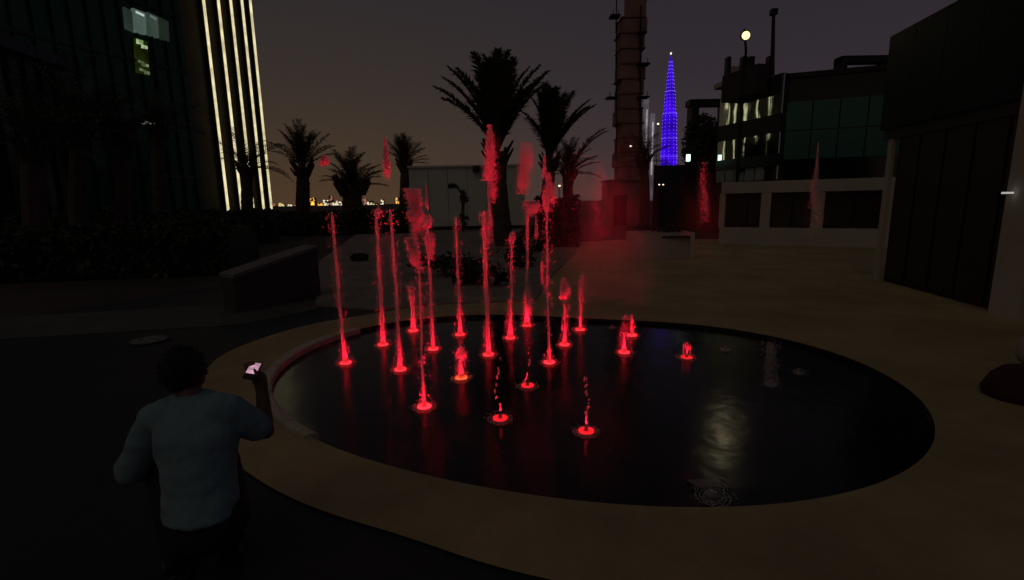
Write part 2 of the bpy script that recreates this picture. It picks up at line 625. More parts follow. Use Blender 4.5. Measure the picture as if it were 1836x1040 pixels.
# second dark block in front of it at the picture's left
LA, LB = at(-60, 380, 19.0), at(150, 380, 25.0)
ld = Vector((LB.x - LA.x, LB.y - LA.y)).normalized()
ln = Vector((ld.y, -ld.x))
zt = on_wall(145, 138, LA, LB).z
lt = thing('dark_pavilion', 'low dark glass block in front of the green glass tower, far left', 'building', (LB.x, LB.y, 0))
MB().slab((LA.x, LA.y), (LB.x, LB.y), 0, zt, 7, 1).build('wall', M['glass_dark'], lt)
MB().slab((LA.x - ld.x * .3 + ln.x * .5, LA.y - ld.y * .3 + ln.y * .5), (LB.x + ld.x * .3 + ln.x * .5, LB.y + ld.y * .3 + ln.y * .5), zt, zt + 0.5, 7.8, 1).build('roof', M['black'], lt)
for k in range(7):
    c = Vector((LA.x, LA.y)) + ld * ((Vector((LB.x, LB.y)) - Vector((LA.x, LA.y))).length * (k + 0.5) / 7) + ln * 0.07
    MB().box((c.x, c.y, zt / 2), (0.12, 0.14, zt - 0.05), math.atan2(ld.y, ld.x)).build('mullion', M['black'], lt)
p = at(133, 330, 17.0)  # glowing dots on an added post imitate the blue tower's reflection in glass
t = thing('tower_reflection', 'added slim post of blue dots imitating the blue tower mirrored in glass, far left', 'imitated reflection', (p.x, p.y, 0))
MB().tube([(p.x, p.y, 0), (p.x - 0.02, p.y, at(131, 293, 17).z)], [0.07, 0.05], 10).build('post', M['black'], t)  # added post, only carries the imitated reflection
for k in range(9):
    q = at(130 + k * 0.9, 298 + k * 7.2, 16.92)
    MB().ball(q, (0.035, 0.03, 0.055), 8, 6).build('blue_glint', emat('reflected_blue', (0.16, 0.09, 1.0), 0.25 + 0.25 * (k % 3) + 0.1 * k), t)


# ------------------------------------------------------------------ foliage builders
def frond_mesh(L, droop, npair, leafl, seed, wide=1.0):
    rnd = random.Random(seed)
    mb = MB()
    pts = []
    x = z = 0.0
    ang = R(8)
    n = 12
    for i in range(n + 1):
        pts.append(Vector((x, 0, z)))
        x += L / n * math.cos(ang)
        z += L / n * math.sin(ang)
        ang -= droop / n * (0.4 + 1.3 * i / n)
    mb.tube(pts, [0.022 * L * (1 - 0.9 * i / n) * 0.5 + 0.004 for i in range(n + 1)], 4)
    for k in range(npair):
        f = 0.14 + 0.86 * k / (npair - 1)
        i = min(n - 1, int(f * n))
        p = pts[i].lerp(pts[i + 1], f * n - i)
        d = (pts[i + 1] - pts[i]).normalized()
        up = Vector((0, 1, 0)).cross(d) * -1
        ll = leafl * (math.sin(PI * (0.12 + 0.80 * f)) ** 0.7) * rnd.uniform(0.65, 1.1)
        for s in (-1, 1):
            q = (d * rnd.uniform(0.35, 0.75) + Vector((0, s, 0)) * rnd.uniform(0.75, 1.0) * wide + up * rnd.uniform(0.1, 0.5)).normalized()
            tip = p + q * ll + Vector((0, 0, -0.25 * ll * rnd.uniform(.5, 1.5)))
            mid = p + q * ll * 0.5 + Vector((0, 0, 0.02 * ll))
            w = d * (0.040 * L * 0.42)
            mb.add([p - w * .5, p + w * .5, mid + w * .55, tip, mid - w * .55], [(0, 1, 2, 4), (4, 2, 3)])
    me = bpy.data.meshes.new('frond')
    me.from_pydata(mb.v, [], mb.f)
    me.materials.append(M['frond'])
    return me


def palm(px, base_y, Y, crown_px, crown_py, label, rt, L, nf, el=(20, 80), droop=0.9, npair=20, leafl=0.45, seed=1, extra=(), wide=1.0, base=None):
    rnd = random.Random(seed)
    b = base if base is not None else at(px, base_y, Y)
    b = Vector((b.x, b.y, 0))
    top = at(crown_px, crown_py, Y)
    o = thing('palm_tree', label, 'palm tree', b, 'palm trees around the plaza')
    n = max(10, int(top.z / 0.16))
    pts, rad = [], []
    for i in range(n + 1):
        f = i / n
        pp_ = b.lerp(top, f) + Vector((0.08 * math.sin(f * 3 + seed), 0.05 * math.sin(f * 2.2 + seed * 2), 0)) * min(1, top.z / 4) * f * (1 - f) * 4
        pts.append(pp_)
        rad.append(rt * (1.12 - 0.22 * f) * (1 + 0.16 * mnoise.noise(Vector((i * 1.7, seed, 0)))) * (1.2 if f > 0.88 else 1))
    MB().tube(pts, rad, 10).build('trunk', M['bark'], o)
    # leaf-base stubs under the crown
    mb = MB()
    for k in range(26):
        a = rnd.uniform(0, 2 * PI)
        z = rnd.uniform(-0.55, 0.1) * min(1.2, L * 0.4)
        q = top + Vector((rt * math.cos(a), rt * math.sin(a), z))
        mb.tube([q, q + Vector((math.cos(a), math.sin(a), 1.6)) * rt * 0.75], [rt * 0.22, rt * 0.10], 4)
    kind(mb.build('leaf_bases', M['bark'], o), 'stuff')
    mes = [frond_mesh(L * s_, droop * dd, npair, leafl * s_, seed * 10 + q, wide) for q, (s_, dd) in enumerate(((1, 1), (0.88, 1.35), (1.05, 0.7)))]
    for k in range(nf):
        f = (k + 0.5) / nf
        a = k * 2.399963 + rnd.uniform(-0.25, 0.25)
        e = el[0] + (el[1] - el[0]) * (f ** 0.8) + rnd.uniform(-6, 6)
        fr = link('frond', mes[k % 3], o, True)
        fr.location = top - b + Vector((0, 0, 0.10 * f * L - 0.05))
        fr.rotation_euler = (rnd.uniform(-0.25, 0.25), -R(e), a)
    for (ax, e, s_) in extra:
        fr = link('frond', mes[0], o, True)
        fr.location = top - b
        fr.rotation_euler = (0, -R(e), R(ax))
        fr.scale = (s_, s_, s_)
    return o


def leaf_mass(mb, c, s, n, size, rnd, core=True):
    """clumpy cloud of leaf-sized faces"""
    c = Vector(c)
    cl = [Vector((rnd.gauss(0, .45), rnd.gauss(0, .45), rnd.gauss(0.05, .42))) for _ in range(max(4, n // 120))]
    for k in range(n):
        d = rnd.choice(cl) + Vector((rnd.gauss(0, .25), rnd.gauss(0, .25), rnd.gauss(0, .22)))
        if d.length > 1.15:
            d *= 1.0 / d.length
        p = c + Vector((d.x * s[0], d.y * s[1], d.z * s[2]))
        if p.z < 0.02:
            p.z = rnd.uniform(0.02, 0.2)
        u = Vector((rnd.gauss(0, 1), rnd.gauss(0, 1), rnd.gauss(0, 1))).normalized()
        v = u.cross(Vector((rnd.gauss(0, 1), rnd.gauss(0, 1), rnd.gauss(0, 1)))).normalized()
        q = size * rnd.uniform(0.6, 1.3)
        mb.add([p - u * q, p + v * q * .45, p + u * q, p - v * q * .45], [(0, 1, 2, 3)])


def shrub(x, y, s, n, size, label, seed, cat='shrub', group='low shrubs in the planting beds', name='shrub'):
    rnd = random.Random(seed)
    o = thing(name, label, cat, (x, y, 0), group)
    mb = MB()
    leaf_mass(mb, (x, y, s[2] * 0.9), s, n, size, rnd)
    kind(mb.build('foliage', M['leaf'], o), 'stuff')
    for k in range(3):
        a = k * 2.1 + seed
        MB().tube([(x, y, 0), (x + math.cos(a) * s[0] * .4, y + math.sin(a) * s[1] * .4, s[2] * 1.1)], [0.03, 0.012], 5).build('stem', M['bark'], o)
    return o


def hedge(A, B, w, h, n, label, seed, leaf=0.10):
    rnd = random.Random(seed)
    A, B = Vector((A[0], A[1], 0)), Vector((B[0], B[1], 0))
    o = thing('hedge', label, 'hedge', (A + B) / 2, None)
    d = (B - A)
    L = d.length
    d.normalize()
    nn = Vector((-d.y, d.x, 0))
    core = MB()
    m_ = max(6, int(L / 0.6))
    pts = []
    vs, fs = [], []
    for i in range(m_ + 1):
        p = A + d * (L * i / m_)
        hh = h * (0.86 + 0.16 * mnoise.noise(Vector((i * 0.45, seed, 0))))
        for (a, z) in ((-w * .45, 0), (-w * .47, hh * .8), (-w * .3, hh), (w * .3, hh), (w * .47, hh * .8), (w * .45, 0)):
            q = p + nn * a * (1 + 0.15 * mnoise.noise(Vector((i * .7, z, seed))))
            vs.append((q.x, q.y, z))
    for i in range(m_):
        for j in range(5):
            fs.append((i * 6 + j, i * 6 + j + 1, (i + 1) * 6 + j + 1, (i + 1) * 6 + j))
    fs += [(0, 1, 2, 3, 4, 5), tuple(m_ * 6 + j for j in range(5, -1, -1))]
    core.add(vs, fs).build('inner_growth', M['leaf'], o)
    mb = MB()
    for k in range(n):
        f = rnd.random()
        p = A + d * (L * f)
        side = rnd.random()
        hh = h * (0.9 + 0.25 * mnoise.noise(Vector((f * L * 0.75, seed, 0))))
        if side < 0.45:
            p = p + nn * rnd.uniform(-.5, .5) * w + Vector((0, 0, hh * rnd.uniform(0.92, 1.12)))
        else:
            p = p + nn * (w * 0.5 * (1 if side < 0.55 else -1) * rnd.uniform(.9, 1.12)) + Vector((0, 0, rnd.uniform(0.03, hh)))
        u = Vector((rnd.gauss(0, 1), rnd.gauss(0, 1), rnd.gauss(0, 1))).normalized()
        v = u.cross(Vector((rnd.gauss(0, 1), rnd.gauss(0, 1), rnd.gauss(0, 1)))).normalized()
        q = leaf * rnd.uniform(0.6, 1.4)
        mb.add([p - u * q, p + v * q * .5, p + u * q, p - v * q * .5], [(0, 1, 2, 3)])
    kind(mb.build('foliage', M['leaf'], o), 'stuff')
    return o


# ------------------------------------------------------------------ palms
palm(904, 436, 19.0, 892, 272, 'largest palm, thick trunk and upright crown, right of the pale cabin', 0.34, 3.15, 34, (50, 88), 0.62, 64, 0.60, 3, wide=1.0, extra=((180, 50, 1.05), (172, 58, 1.08), (186, 64, 1.1), (3, 66, 1.1)))
palm(972, 436, 20.5, 985, 285, 'second tall palm with loose wide crown, close behind right of the largest palm', 0.26, 2.55, 22, (56, 88), 0.6, 58, 0.55, 5, wide=1.0, extra=((8, 58, 1.1), (2, 52, 1.08), (-6, 55, 1.0)))
palm(1016, 420, 23.0, 1020, 312, 'short palm with bushy crown and one long frond arching right', 0.24, 1.5, 30, (0, 84), 0.8, 26, 0.36, 8, extra=((5, 58, 1.75), (-2, 55, 1.7), (10, 38, 1.0)))
palm(543, 384, 38.0, 542, 300, 'slim palm with wide spread fronds, just right of the lit tower strips', 0.50, 3.0, 24, (22, 84), 0.6, 30, 0.70, 11, wide=0.9, extra=((5, 35, 1.0), (175, 40, 1.1), (2, 62, 1.0), (178, 66, 1.0)))
palm(631, 384, 36.0, 632, 338, 'squat thick palm standing between two taller palms before the skyline', 0.75, 2.6, 28, (12, 84), 0.75, 30, 0.70, 14, wide=0.9, extra=((5, 35, 1.0), (178, 30, 0.9)))
palm(725, 384, 40.0, 725, 296, 'small round headed palm at the left end of the pale cabin', 0.38, 2.2, 30, (35, 88), 0.6, 26, 0.60, 17, extra=((0, 15, 0.95), (-8, 5, 0.9), (8, 25, 0.9)))
palm(1154, 400, 24.0, 1155, 290, 'small dark palm in front of the brown construction tower', 0.24, 1.4, 24, (5, 80), 0.9, 16, 0.4, 19)
palm(443, 384, 33.0, 442, 300, 'dark palm in front of the lit tower strips', 0.36, 2.6, 18, (-5, 70), 0.9, 18, 0.6, 23, extra=((0, 38, 1.15), (0, -8, 1.2), (8, 52, 0.8)))
palm(60, 420, 15.0, 62, 265, 'near black palm at the far left edge, thick trunk', 0.30, 2.3, 24, (-10, 75), 1.0, 18, 0.5, 27)
palm(138, 420, 17.0, 140, 232, 'tall thin dark palm beside the imitated blue tower reflection', 0.26, 2.4, 22, (-10, 80), 1.0, 18, 0.5, 29)
palm(215, 420, 18.0, 212, 260, 'dark palm before the middle of the green glass tower', 0.26, 1.9, 24, (-5, 80), 1.0, 18, 0.45, 31)
palm(283, 420, 22.0, 285, 235, 'slender dark palm left of the lit tower strips', 0.24, 1.9, 20, (-5, 80), 1.0, 18, 0.45, 33)

# round tree by the portal frame
p = at(1254, 400, 26)
t = thing('round_tree', 'dark bushy tree in front of the portal frame', 'tree', (p.x, p.y, 0))
q = at(1258, 258, 26)
MB().tube([(p.x, p.y, 0), (q.x - .1, q.y, q.z * .55), (q.x, q.y, q.z)], [0.16, 0.12, 0.06], 8).build('trunk', M['bark'], t)
rnd = random.Random(4)
mb = MB()
leaf_mass(mb, (q.x, q.y, q.z), (0.92, 0.9, 1.35), 6000, 0.085, rnd)
kind(mb.build('crown', M['leaf'], t), 'stuff')

# hedges and dark planting
a, b = at(-80, 460, 12.5), at(440, 460, 13.5)
hedge((a.x, a.y), (b.x, b.y), 2.2, 1.25, 5200, 'long dark hedge on the left, behind the dark paving', 3)
a, b = at(-80, 460, 20), at(500, 460, 24)
hedge((a.x, a.y), (b.x, b.y), 2.4, 1.55, 4200, 'taller dark hedge along the foot of the glass tower', 5, 0.13)
a, b = at(470, 400, 29), at(738, 400, 29)
hedge((a.x, a.y), (b.x, b.y), 1.6, 1.32, 4200, 'straight clipped hedge under the small palms, before the skyline', 7, 0.12)
p = at(998, 440, 18.4)
hedge((p.x - 0.75, p.y), (p.x + 0.75, p.y + 0.1), 1.1, 1.85, 2600, 'tall dark clipped hedge block beside the two tall palms', 9, 0.09)
for i, (px, py, s, lab) in enumerate((
        (800, 500, (0.75, 0.5, 0.34), 'low dark shrub in the sandy bed straight behind the jets'),
        (862, 512, (0.6, 0.45, 0.30), 'wide low shrub nearest the pool rim in the sandy bed'),
        (925, 480, (0.6, 0.5, 0.42), 'bushy shrub at the foot of the largest palm'),
        (955, 452, (0.5, 0.45, 0.45), 'dark shrub between the trunks of the two tall palms'),
        (720, 412, (0.9, 0.6, 0.40), 'low shrub at the left end of the pale cabin'),
        (640, 470, (0.3, 0.25, 0.14), 'small low plant alone on the sandy bed'),
        (1195, 417, (0.75, 0.3, 0.34), 'shrub growing in the square concrete planter'))):
    g = ground(px, py)
    if i < 6:
        shrub(g.x, g.y, s, 700, 0.07, lab, 40 + i)

# ------------------------------------------------------------------ middle distance: wall, planter, cabin
a, b, c = ground(424, 560), ground(576, 532), ground(420, 548)
t = thing('bench_wall', 'low dark concrete seat wall slanting back from the path, left of the jets', 'wall', ((a.x + b.x) / 2, (a.y + b.y) / 2, 0))
hA, hB = on_wall(421, 492, a, b).z, on_wall(570, 440, a, b).z
d2 = Vector((b.x - a.x, b.y - a.y)).normalized()
n2 = Vector((-d2.y, d2.x))


def wedge(mb, a, b, za0, za1, zb0, zb1, t0, t1):
    vs = []
    for q, z0, z1 in ((a, za0, za1), (b, zb0, zb1)):
        for tt in (t0, t1):
            for z in (z0, z1):
                vs.append((q.x + n2.x * tt, q.y + n2.y * tt, z))
    return mb.add(vs, [(0, 1, 3, 2), (4, 6, 7, 5), (0, 4, 5, 1), (2, 3, 7, 6), (0, 2, 6, 4), (1, 5, 7, 3)])


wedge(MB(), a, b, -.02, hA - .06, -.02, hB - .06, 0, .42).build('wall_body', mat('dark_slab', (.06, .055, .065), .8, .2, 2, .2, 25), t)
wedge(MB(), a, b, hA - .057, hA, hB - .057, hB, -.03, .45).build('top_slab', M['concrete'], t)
t['label'] = 'dark slab wall with sloping top beside the path, left of the jets'

a, b = ground(1141, 466), ground(1240, 462)
pl_ = thing('planter', 'square grey concrete planter standing on the paving behind the jets', 'planter', ((a.x + b.x) / 2, a.y + .6, 0))
ph = 0.74
for (A_, B_, sd_) in (((a.x, a.y), (b.x, b.y), 1), ((b.x, b.y + 1.3), (a.x, a.y + 1.3), 1)):
    MB().slab(A_, B_, 0.0, ph, 0.12, sd_).build('side_panel', M['render'], pl_)
for x in (a.x, b.x - 0.12):
    MB().prism([(x, a.y + .123), (x + .12, a.y + .123), (x + .12, a.y + 1.177), (x, a.y + 1.177)], 0.0, ph).build('side_panel', M['render'], pl_)
MB().box(((a.x + b.x) / 2, a.y + .65, ph - .12), (b.x - a.x - .26, 1.03, 0.06)).build('soil', M['soil'], pl_)
rnd = random.Random(77)
t = thing('planter_shrub', 'low dark shrub spreading in the square concrete planter', 'shrub', ((a.x + b.x) / 2, a.y + .65, ph - .09))
mb = MB()
leaf_mass(mb, ((a.x + b.x) / 2, a.y + .65, ph + .08), (0.72, 0.42, 0.16), 500, 0.06, rnd)
kind(mb.build('foliage', M['leaf'], t), 'stuff')
a, b = at(737, 395, 31), at(942, 395, 31)
zt = at(800, 299, 31).z
t = thing('site_cabin', 'long pale flat roofed cabin behind the largest palm', 'cabin', ((a.x + b.x) / 2, 32, 0))
cw = b.x - a.x
for k in range(6):
    MB().box((a.x + cw * (k + .5) / 6, 32.2, zt / 2 + .1), (cw / 6 - .025, 2.4, zt - .3)).build('wall_panel', M['cabin'], t)
MB().box(((a.x + b.x) / 2, 32.2, zt + .02), (cw + .1, 2.6, 0.12)).build('roof', M['cabin'], t)
MB().box(((a.x + b.x) / 2, 32.2, 0.05), (cw + .05, 2.45, 0.22)).build('base_frame', M['dark_metal'], t)
q = at(854, 303, 30.85)
MB().box((q.x, q.y, q.z), (0.42, 0.3, 0.34)).build('roof_box', M['black'], t)
# thin dark plant before the cabin
g = at(829, 400, 29)
o = thing('slim_plant', 'thin dark leaning plant in front of the pale cabin', 'plant', (g.x, g.y, 0))
z1, z2 = at(829, 350, 29), at(818, 333, 29)
MB().tube([(g.x, g.y, 0), (z1.x + .05, z1.y, z1.z), (z2.x, z2.y, z2.z)], [0.11, 0.09, 0.05], 6).build('stem', M['bark'], o)
rnd = random.Random(12)
mb = MB()
for cc, ss in (((z2.x - .1, z2.y, z2.z), (.35, .3, .22)), ((z1.x + .1, z1.y, z1.z - .2), (.3, .3, .5)), ((g.x + .1, g.y, .7), (.28, .3, .4))):
    leaf_mass(mb, cc, ss, 130, 0.10, rnd)
kind(mb.build('foliage', M['leaf'], o), 'stuff')
# grey box and dark hoarding further right
a, b = at(1088, 395, 33), at(1150, 395, 33)
zt = at(1110, 325, 33).z
t = thing('utility_box', 'small pale utility cabin left of the blue hoarding', 'cabin', ((a.x + b.x) / 2, 33, 0))
MB().box(((a.x + b.x) / 2, 34, zt / 2), (b.x - a.x, 2, zt)).build('wall', M['concrete'], t)
MB().box(((a.x + b.x) / 2, 34, zt + .05), (b.x - a.x + .15, 2.15, .1)).build('roof', M['concrete'], t)
MB().box(((a.x + b.x) / 2 - .3, 32.98, 1.0), (.9, .04, 2.0)).build('door', M['dark_metal'], t)
a, b = at(1172, 405, 27), at(1292, 405, 27)
zt = at(1215, 296, 27).z
t = thing('hoarding', 'dark bluish site hoarding below the blue lit tower', 'fence', ((a.x + b.x) / 2, 27, 0))
hm = mat('blue_board', (0.040, 0.040, 0.060), 0.7, 0.15, 1)
nb = 6
for k in range(nb):
    w_ = (b.x - a.x) / nb
    MB().box((a.x + w_ * (k + .5), 27 + .01 * (k % 2), zt / 2), (w_ - .02, .06, zt)).build('board', hm, t)
for k in range(nb + 1):
    w_ = (b.x - a.x) / nb
    MB().box((a.x + w_ * k, 27.12, zt / 2), (.09, .1, zt + .06)).build('post', M['dark_metal'], t)

# ------------------------------------------------------------------ towers on the skyline
YB = 900.0
base = at(1199, 300, YB)
tip = at(1203, 97, YB)
bt = thing('blue_tower', 'very tall tapering tower floodlit deep blue, with dotted light lines', 'tower', (base.x, base.y, 0))
w0 = 27 / 880 * YB
prof = [(0, 1.0), (0.30, 1.0), (0.30, 0.93), (0.55, 0.86), (0.55, 0.76), (0.72, 0.60), (0.72, 0.52), (0.86, 0.36), (0.86, 0.30), (0.96, 0.17), (0.965, 0.08), (1.0, 0.03)]
zb, ztp = base.z - 30, tip.z
pts = [Vector((base.x + (tip.x - base.x) * f, base.y, zb + (ztp - zb) * (f if f else 0))) for f, _ in prof]
pts[0].z = 0
MB().tube(pts, [w0 / 2 * s_ for _, s_ in prof], 12).build('shaft', M['blue_glow'], bt)


def prof_r(f):
    for (f0, s0), (f1, s1) in zip(prof, prof[1:]):
        if f0 <= f <= f1 and f1 > f0:
            return s0 + (s1 - s0) * (f - f0) / (f1 - f0)
    return 0.03


for a_ in (-175, -140, -108, -72, -40, -5):
    mb = MB()
    for k in range(34):
        f = 0.04 + 0.90 * k / 33
        rr = prof_r(f) * w0 / 2 * 1.04
        mb.octa((base.x + (tip.x - base.x) * f + rr * math.cos(R(a_)), base.y + rr * math.sin(R(a_)), zb + (ztp - zb) * f), 0.62)
    mb.build('light_line', M['blue_dot'], bt)
for f in (0.22, 0.36, 0.55, 0.72):
    mb = MB()
    for k in range(22):
        a_ = -PI * (k + .5) / 22
        rr = prof_r(f) * w0 / 2 * 1.05
        mb.octa((base.x + (tip.x - base.x) * f + rr * math.cos(a_), base.y + rr * math.sin(a_), zb + (ztp - zb) * f), 0.5)
    mb.build('light_ring', M['blue_dot'], bt)
MB().ball((tip.x, tip.y, tip.z + 1), (1.5, 1.5, 2.0), 8, 6).build('beacon', emat('beacon', (1, .75, .5), 1.6), bt)

# pale lit pair of high-rises
for i, (px0, px1, pyt, lab) in enumerate(((1146, 1158, 172, 'taller slim high-rise, pale lit, with a leaning brace, left of the blue tower'),
                                           (1163, 1170, 204, 'thinner pale lit high-rise just left of the blue tower'))):
    Y = 700
    a, b = at(px0, 320, Y), at(px1, 320, Y)
    zt = at((px0 + px1) / 2, pyt, Y).z
    t = thing('high_rise', lab, 'tower', ((a.x + b.x) / 2, Y, 0))
    wm = emat('pale_facade', (0.80, 0.66, 0.80), 0.13, 0.06, 0.4)
    if i == 0:
        MB().box((b.x - 2, Y, zt / 2), (4.6, 6, zt)).build('shaft', wm, t)
        MB().tube([(a.x - 3, Y, at(0, 262, Y).z), (b.x - 4, Y, zt * .97)], [2.2, 1.6], 6).build('brace', wm, t)
        MB().box((b.x - 2, Y - 3.2, zt * .62), (2.2, .5, zt * .5)).build('lit_face', emat('pale_lit', (1, .9, .95), 0.40, 0.08, 0.5), t)
    else:
        MB().box(((a.x + b.x) / 2, Y, zt / 2), (b.x - a.x, 6, zt)).build('shaft', wm, t)
        MB().box(((a.x + b.x) / 2, Y - 3.2, zt * .6), (2, .5, zt * .6)).build('lit_face', emat('pale_lit', (1, .9, .95), 0.45, 0.08, 0.5), t)

# brown tower under construction
Y = 120.0
a, b = at(1099, 330, Y), at(1145, 330, Y)
cx, wd = (a.x + b.x) / 2 + 0.2, b.x - a.x
t = thing('construction_tower', 'brown unfinished tower with jutting platforms, rising out of the top of view', 'tower', (cx, Y, 0))
z_n = at(1100, 15, Y).z
levels = int(z_n / 3.2)
for k in range(levels):
    z = k * 3.2
    dx = 0.30 * math.sin(k * 1.7)
    MB().box((cx + dx, Y, z + 1.4), (wd - 0.9 + 0.55 * math.sin(k * 2.3), 5.6, 2.8)).build('storey', M['rust'], t)
    MB().box((cx, Y, z + 2.99), (wd - 0.3 + 0.4 * math.sin(k * 4.1), 6.0, 0.2)).build('floor_slab', M['rust'], t)
MB().box((cx + wd * .16, Y, z_n + 8), (wd * .62, 5, 22)).build('core', M['rust'], t)
for (px, py, w_) in ((1152, 116, 1.8), (1152, 175, 1.6), (1096, 176, 1.3), (1102, 30, 1.2), (1150, 60, 0.8)):
    q = at(px, py, Y - 3)
    MB().box((q.x, q.y, q.z), (w_ + 1.0, 2.6, 0.3)).build('platform', M['dark_metal'], t)
    for s in (-1, 1):
        MB().box((q.x + s * w_ * .45, q.y - 1.2, q.z + .6), (.12, .12, 1.1)).build('platform_rail', M['dark_metal'], t)
for k in range(10):
    q = at(1148 if k % 2 else 1105, 20 + k * 29, Y - 3.1)
    MB().box((q.x, q.y, q.z), (0.22, 0.3, 9)).build('scaffold_pole', M['dark_metal'], t)

# far skyline lights
rnd = random.Random(21)
sky_b = [(488, 9, 7, 'p'), (505, 8, 8, 'y'), (520, 6, 6, 'w'), (533, 10, 6, 'p'), (561, 10, 17, 'o'), (574, 9, 7, 'o'), (586, 8, 15, 'w'), (594, 6, 20, 'p'), (601, 8, 9, 'w'), (609, 9, 12, 'w'), (655, 5, 16, 'p'), (664, 9, 12, 'w'),
         (673, 8, 9, 'y'), (686, 5, 15, 'w'), (700, 9, 5, 'o'), (711, 3.5, 17, 'o'), (717, 3.5, 20, 'o'), (1050, 8, 6, 'w'), (1062, 6, 9, 'p')]
cols = {'p': (1.0, 0.42, 0.32), 'y': (1, .8, .3), 'w': (1.0, .85, .6), 'o': (1.0, .50, .08)}
names = {'p': 'pinkish', 'y': 'yellow', 'w': 'white', 'o': 'orange'}
spots_ = {'p': 0.35, 'y': 0.8, 'w': 0.9, 'o': 1.1}
YF = 1500.0
dk = mat('far_wall', (0.12, 0.09, 0.08), 0.9, 0.1, 0.05)
em = {c: emat('far_window_' + names[c], cols[c], spots_[c]) for c in cols}
ORD = 'first second third fourth fifth sixth seventh eighth ninth tenth eleventh twelfth thirteenth fourteenth fifteenth sixteenth seventeenth eighteenth nineteenth'.split()
for iq, (px, w_, h_, c) in enumerate(sky_b):
    a = at(px, 374, YF)
    zt = at(px, 374 - h_ * 1.15, YF).z
    sc_ = YF / 880
    lab = '%s from the left of the tiny far skyline buildings, with %s lights' % (ORD[iq], names[c])
    t = thing('skyline_building', lab, 'building', (a.x, YF, 0), 'lit buildings on the far skyline')
    MB().box((a.x, YF + 6, zt / 2), (w_ * sc_, 12, zt)).build('wall', dk, t)
    z0 = at(px, 372, YF).z
    w_, nl = w_ * 1.25, 6 + int(w_)
    for k in range(nl):
        x = a.x + (rnd.random() - .5) * w_ * sc_ * .85
        z = z0 + (zt - z0) * rnd.uniform(0.05, 0.98)
        s_ = rnd.uniform(2.0, 4.6)
        MB().box((x, YF - .6 - 0.01 * k, z), (s_ * 1.2, 1, s_)).build('lit_window', em[c], t)
# the brightest orange floodlight and two white ones
for (px, py, r_, mt, lab) in ((561, 365, 3.4, emat('orange_flood', (1, .45, .05), 2.2), 'bright orange floodlight on the skyline right of the slim palm'),
                               (611, 370, 2.2, emat('white_flood', (1, .95, .85), 2.5), 'bright white light low on the skyline left of the squat palm'),
                               (663, 371, 1.8, emat('white_flood_b', (1, .92, .8), 2.0), 'white light low on the skyline right of the squat palm')):
    q = at(px, py, YF - 20)
    t = thing('floodlight', lab, 'floodlight', (q.x, q.y, 0), 'floodlights on the far skyline')
    MB().tube([(q.x, q.y + .5, 0), (q.x, q.y + .5, q.z)], .5, 6).build('mast', dk, t)
    MB().ball(q, (r_ * 1.2, .9, r_), 10, 6).build('lens', mt, t)

# small street lamps seen between the palms and hoarding
for (px, py, Y, r_, lab) in ((990, 331, 60, .15, 'small white street lamp just right of the second tall palm'),
                              (1003, 333, 60, .15, 'white street lamp beside the hedge block, second from left'),
                              (1027, 314, 60, .15, 'small lamp shining at the trunk of the short bushy palm'),
                              (925, 300, 60, .13, 'small yellowish lamp right of the largest palm trunk'),
                              (1182, 331, 26.5, .045, 'left one of two tiny white lamps on the blue hoarding'),
                              (1189, 331, 26.5, .045, 'right one of two tiny white lamps on the blue hoarding'),
                              (1180, 222, 400, .9, 'lone white light in the air left of the blue tower'),
                              (1131, 262, 100, .22, 'lamp low on the brown construction tower right edge')):
    q = at(px, py, Y)
    t = thing('street_lamp', lab, 'lamp', (q.x, q.y, 0), 'small lamps in the distance')
    MB().tube([(q.x, q.y + r_ * .8, 0), (q.x, q.y + r_ * .8, q.z + r_)], [max(.04, r_ * .2)] * 2, 6).build('pole', M['dark_metal'], t)
    MB().box((q.x, q.y + r_ * .3, q.z + r_ * .8), (r_ * 2.4, r_ * 2.2, r_ * .4)).build('lamp_hood', M['dark_metal'], t)
    MB().ball(q, (r_, r_ * .8, r_ * .8), 8, 6).build('lens', M['white_dot'], t)
q = at(1235, 283, 25.2)
t = thing('work_light', 'bright greenish white work light below the portal frame', 'work light', (q.x, q.y, 0))
MB().tube([(q.x, q.y + .3, 0), (q.x, q.y + .3, q.z)], [.06, .05], 6).build('stand', M['dark_metal'], t)
MB().box((q.x, q.y + .14, q.z), (.26, .12, .42)).build('housing', M['dark_metal'], t)
MB().box((q.x - .02, q.y + .02, q.z), (.17, .1, .32)).build('lens', M['green_lamp'], t)

# ------------------------------------------------------------------ right: portal frame, mirror-glass block, dark buildings
Y = 30.0
t = thing('portal_frame', 'dark empty portal frame standing left of the mirror glass block', 'frame', (at(1260, 380, Y).x, Y, 0))
for px in (1238, 1292):
    q0, q1 = at(px, 300, Y), at(px, 181, Y)
    MB().box((q0.x, Y, q1.z / 2), (.42, .8, q1.z)).build('post', M['black'], t)
q0, q1 = at(1233, 186, Y), at(1297, 186, Y)
MB().box(((q0.x + q1.x) / 2, Y, q0.z), (q1.x - q0.x, .82, .34)).build('beam', M['black'], t)

# block: near corner under px 1395, far end px 1285
BN = at(1397, 300, 21.0)
bdir = Vector((-0.284, 0.9588)).normalized()
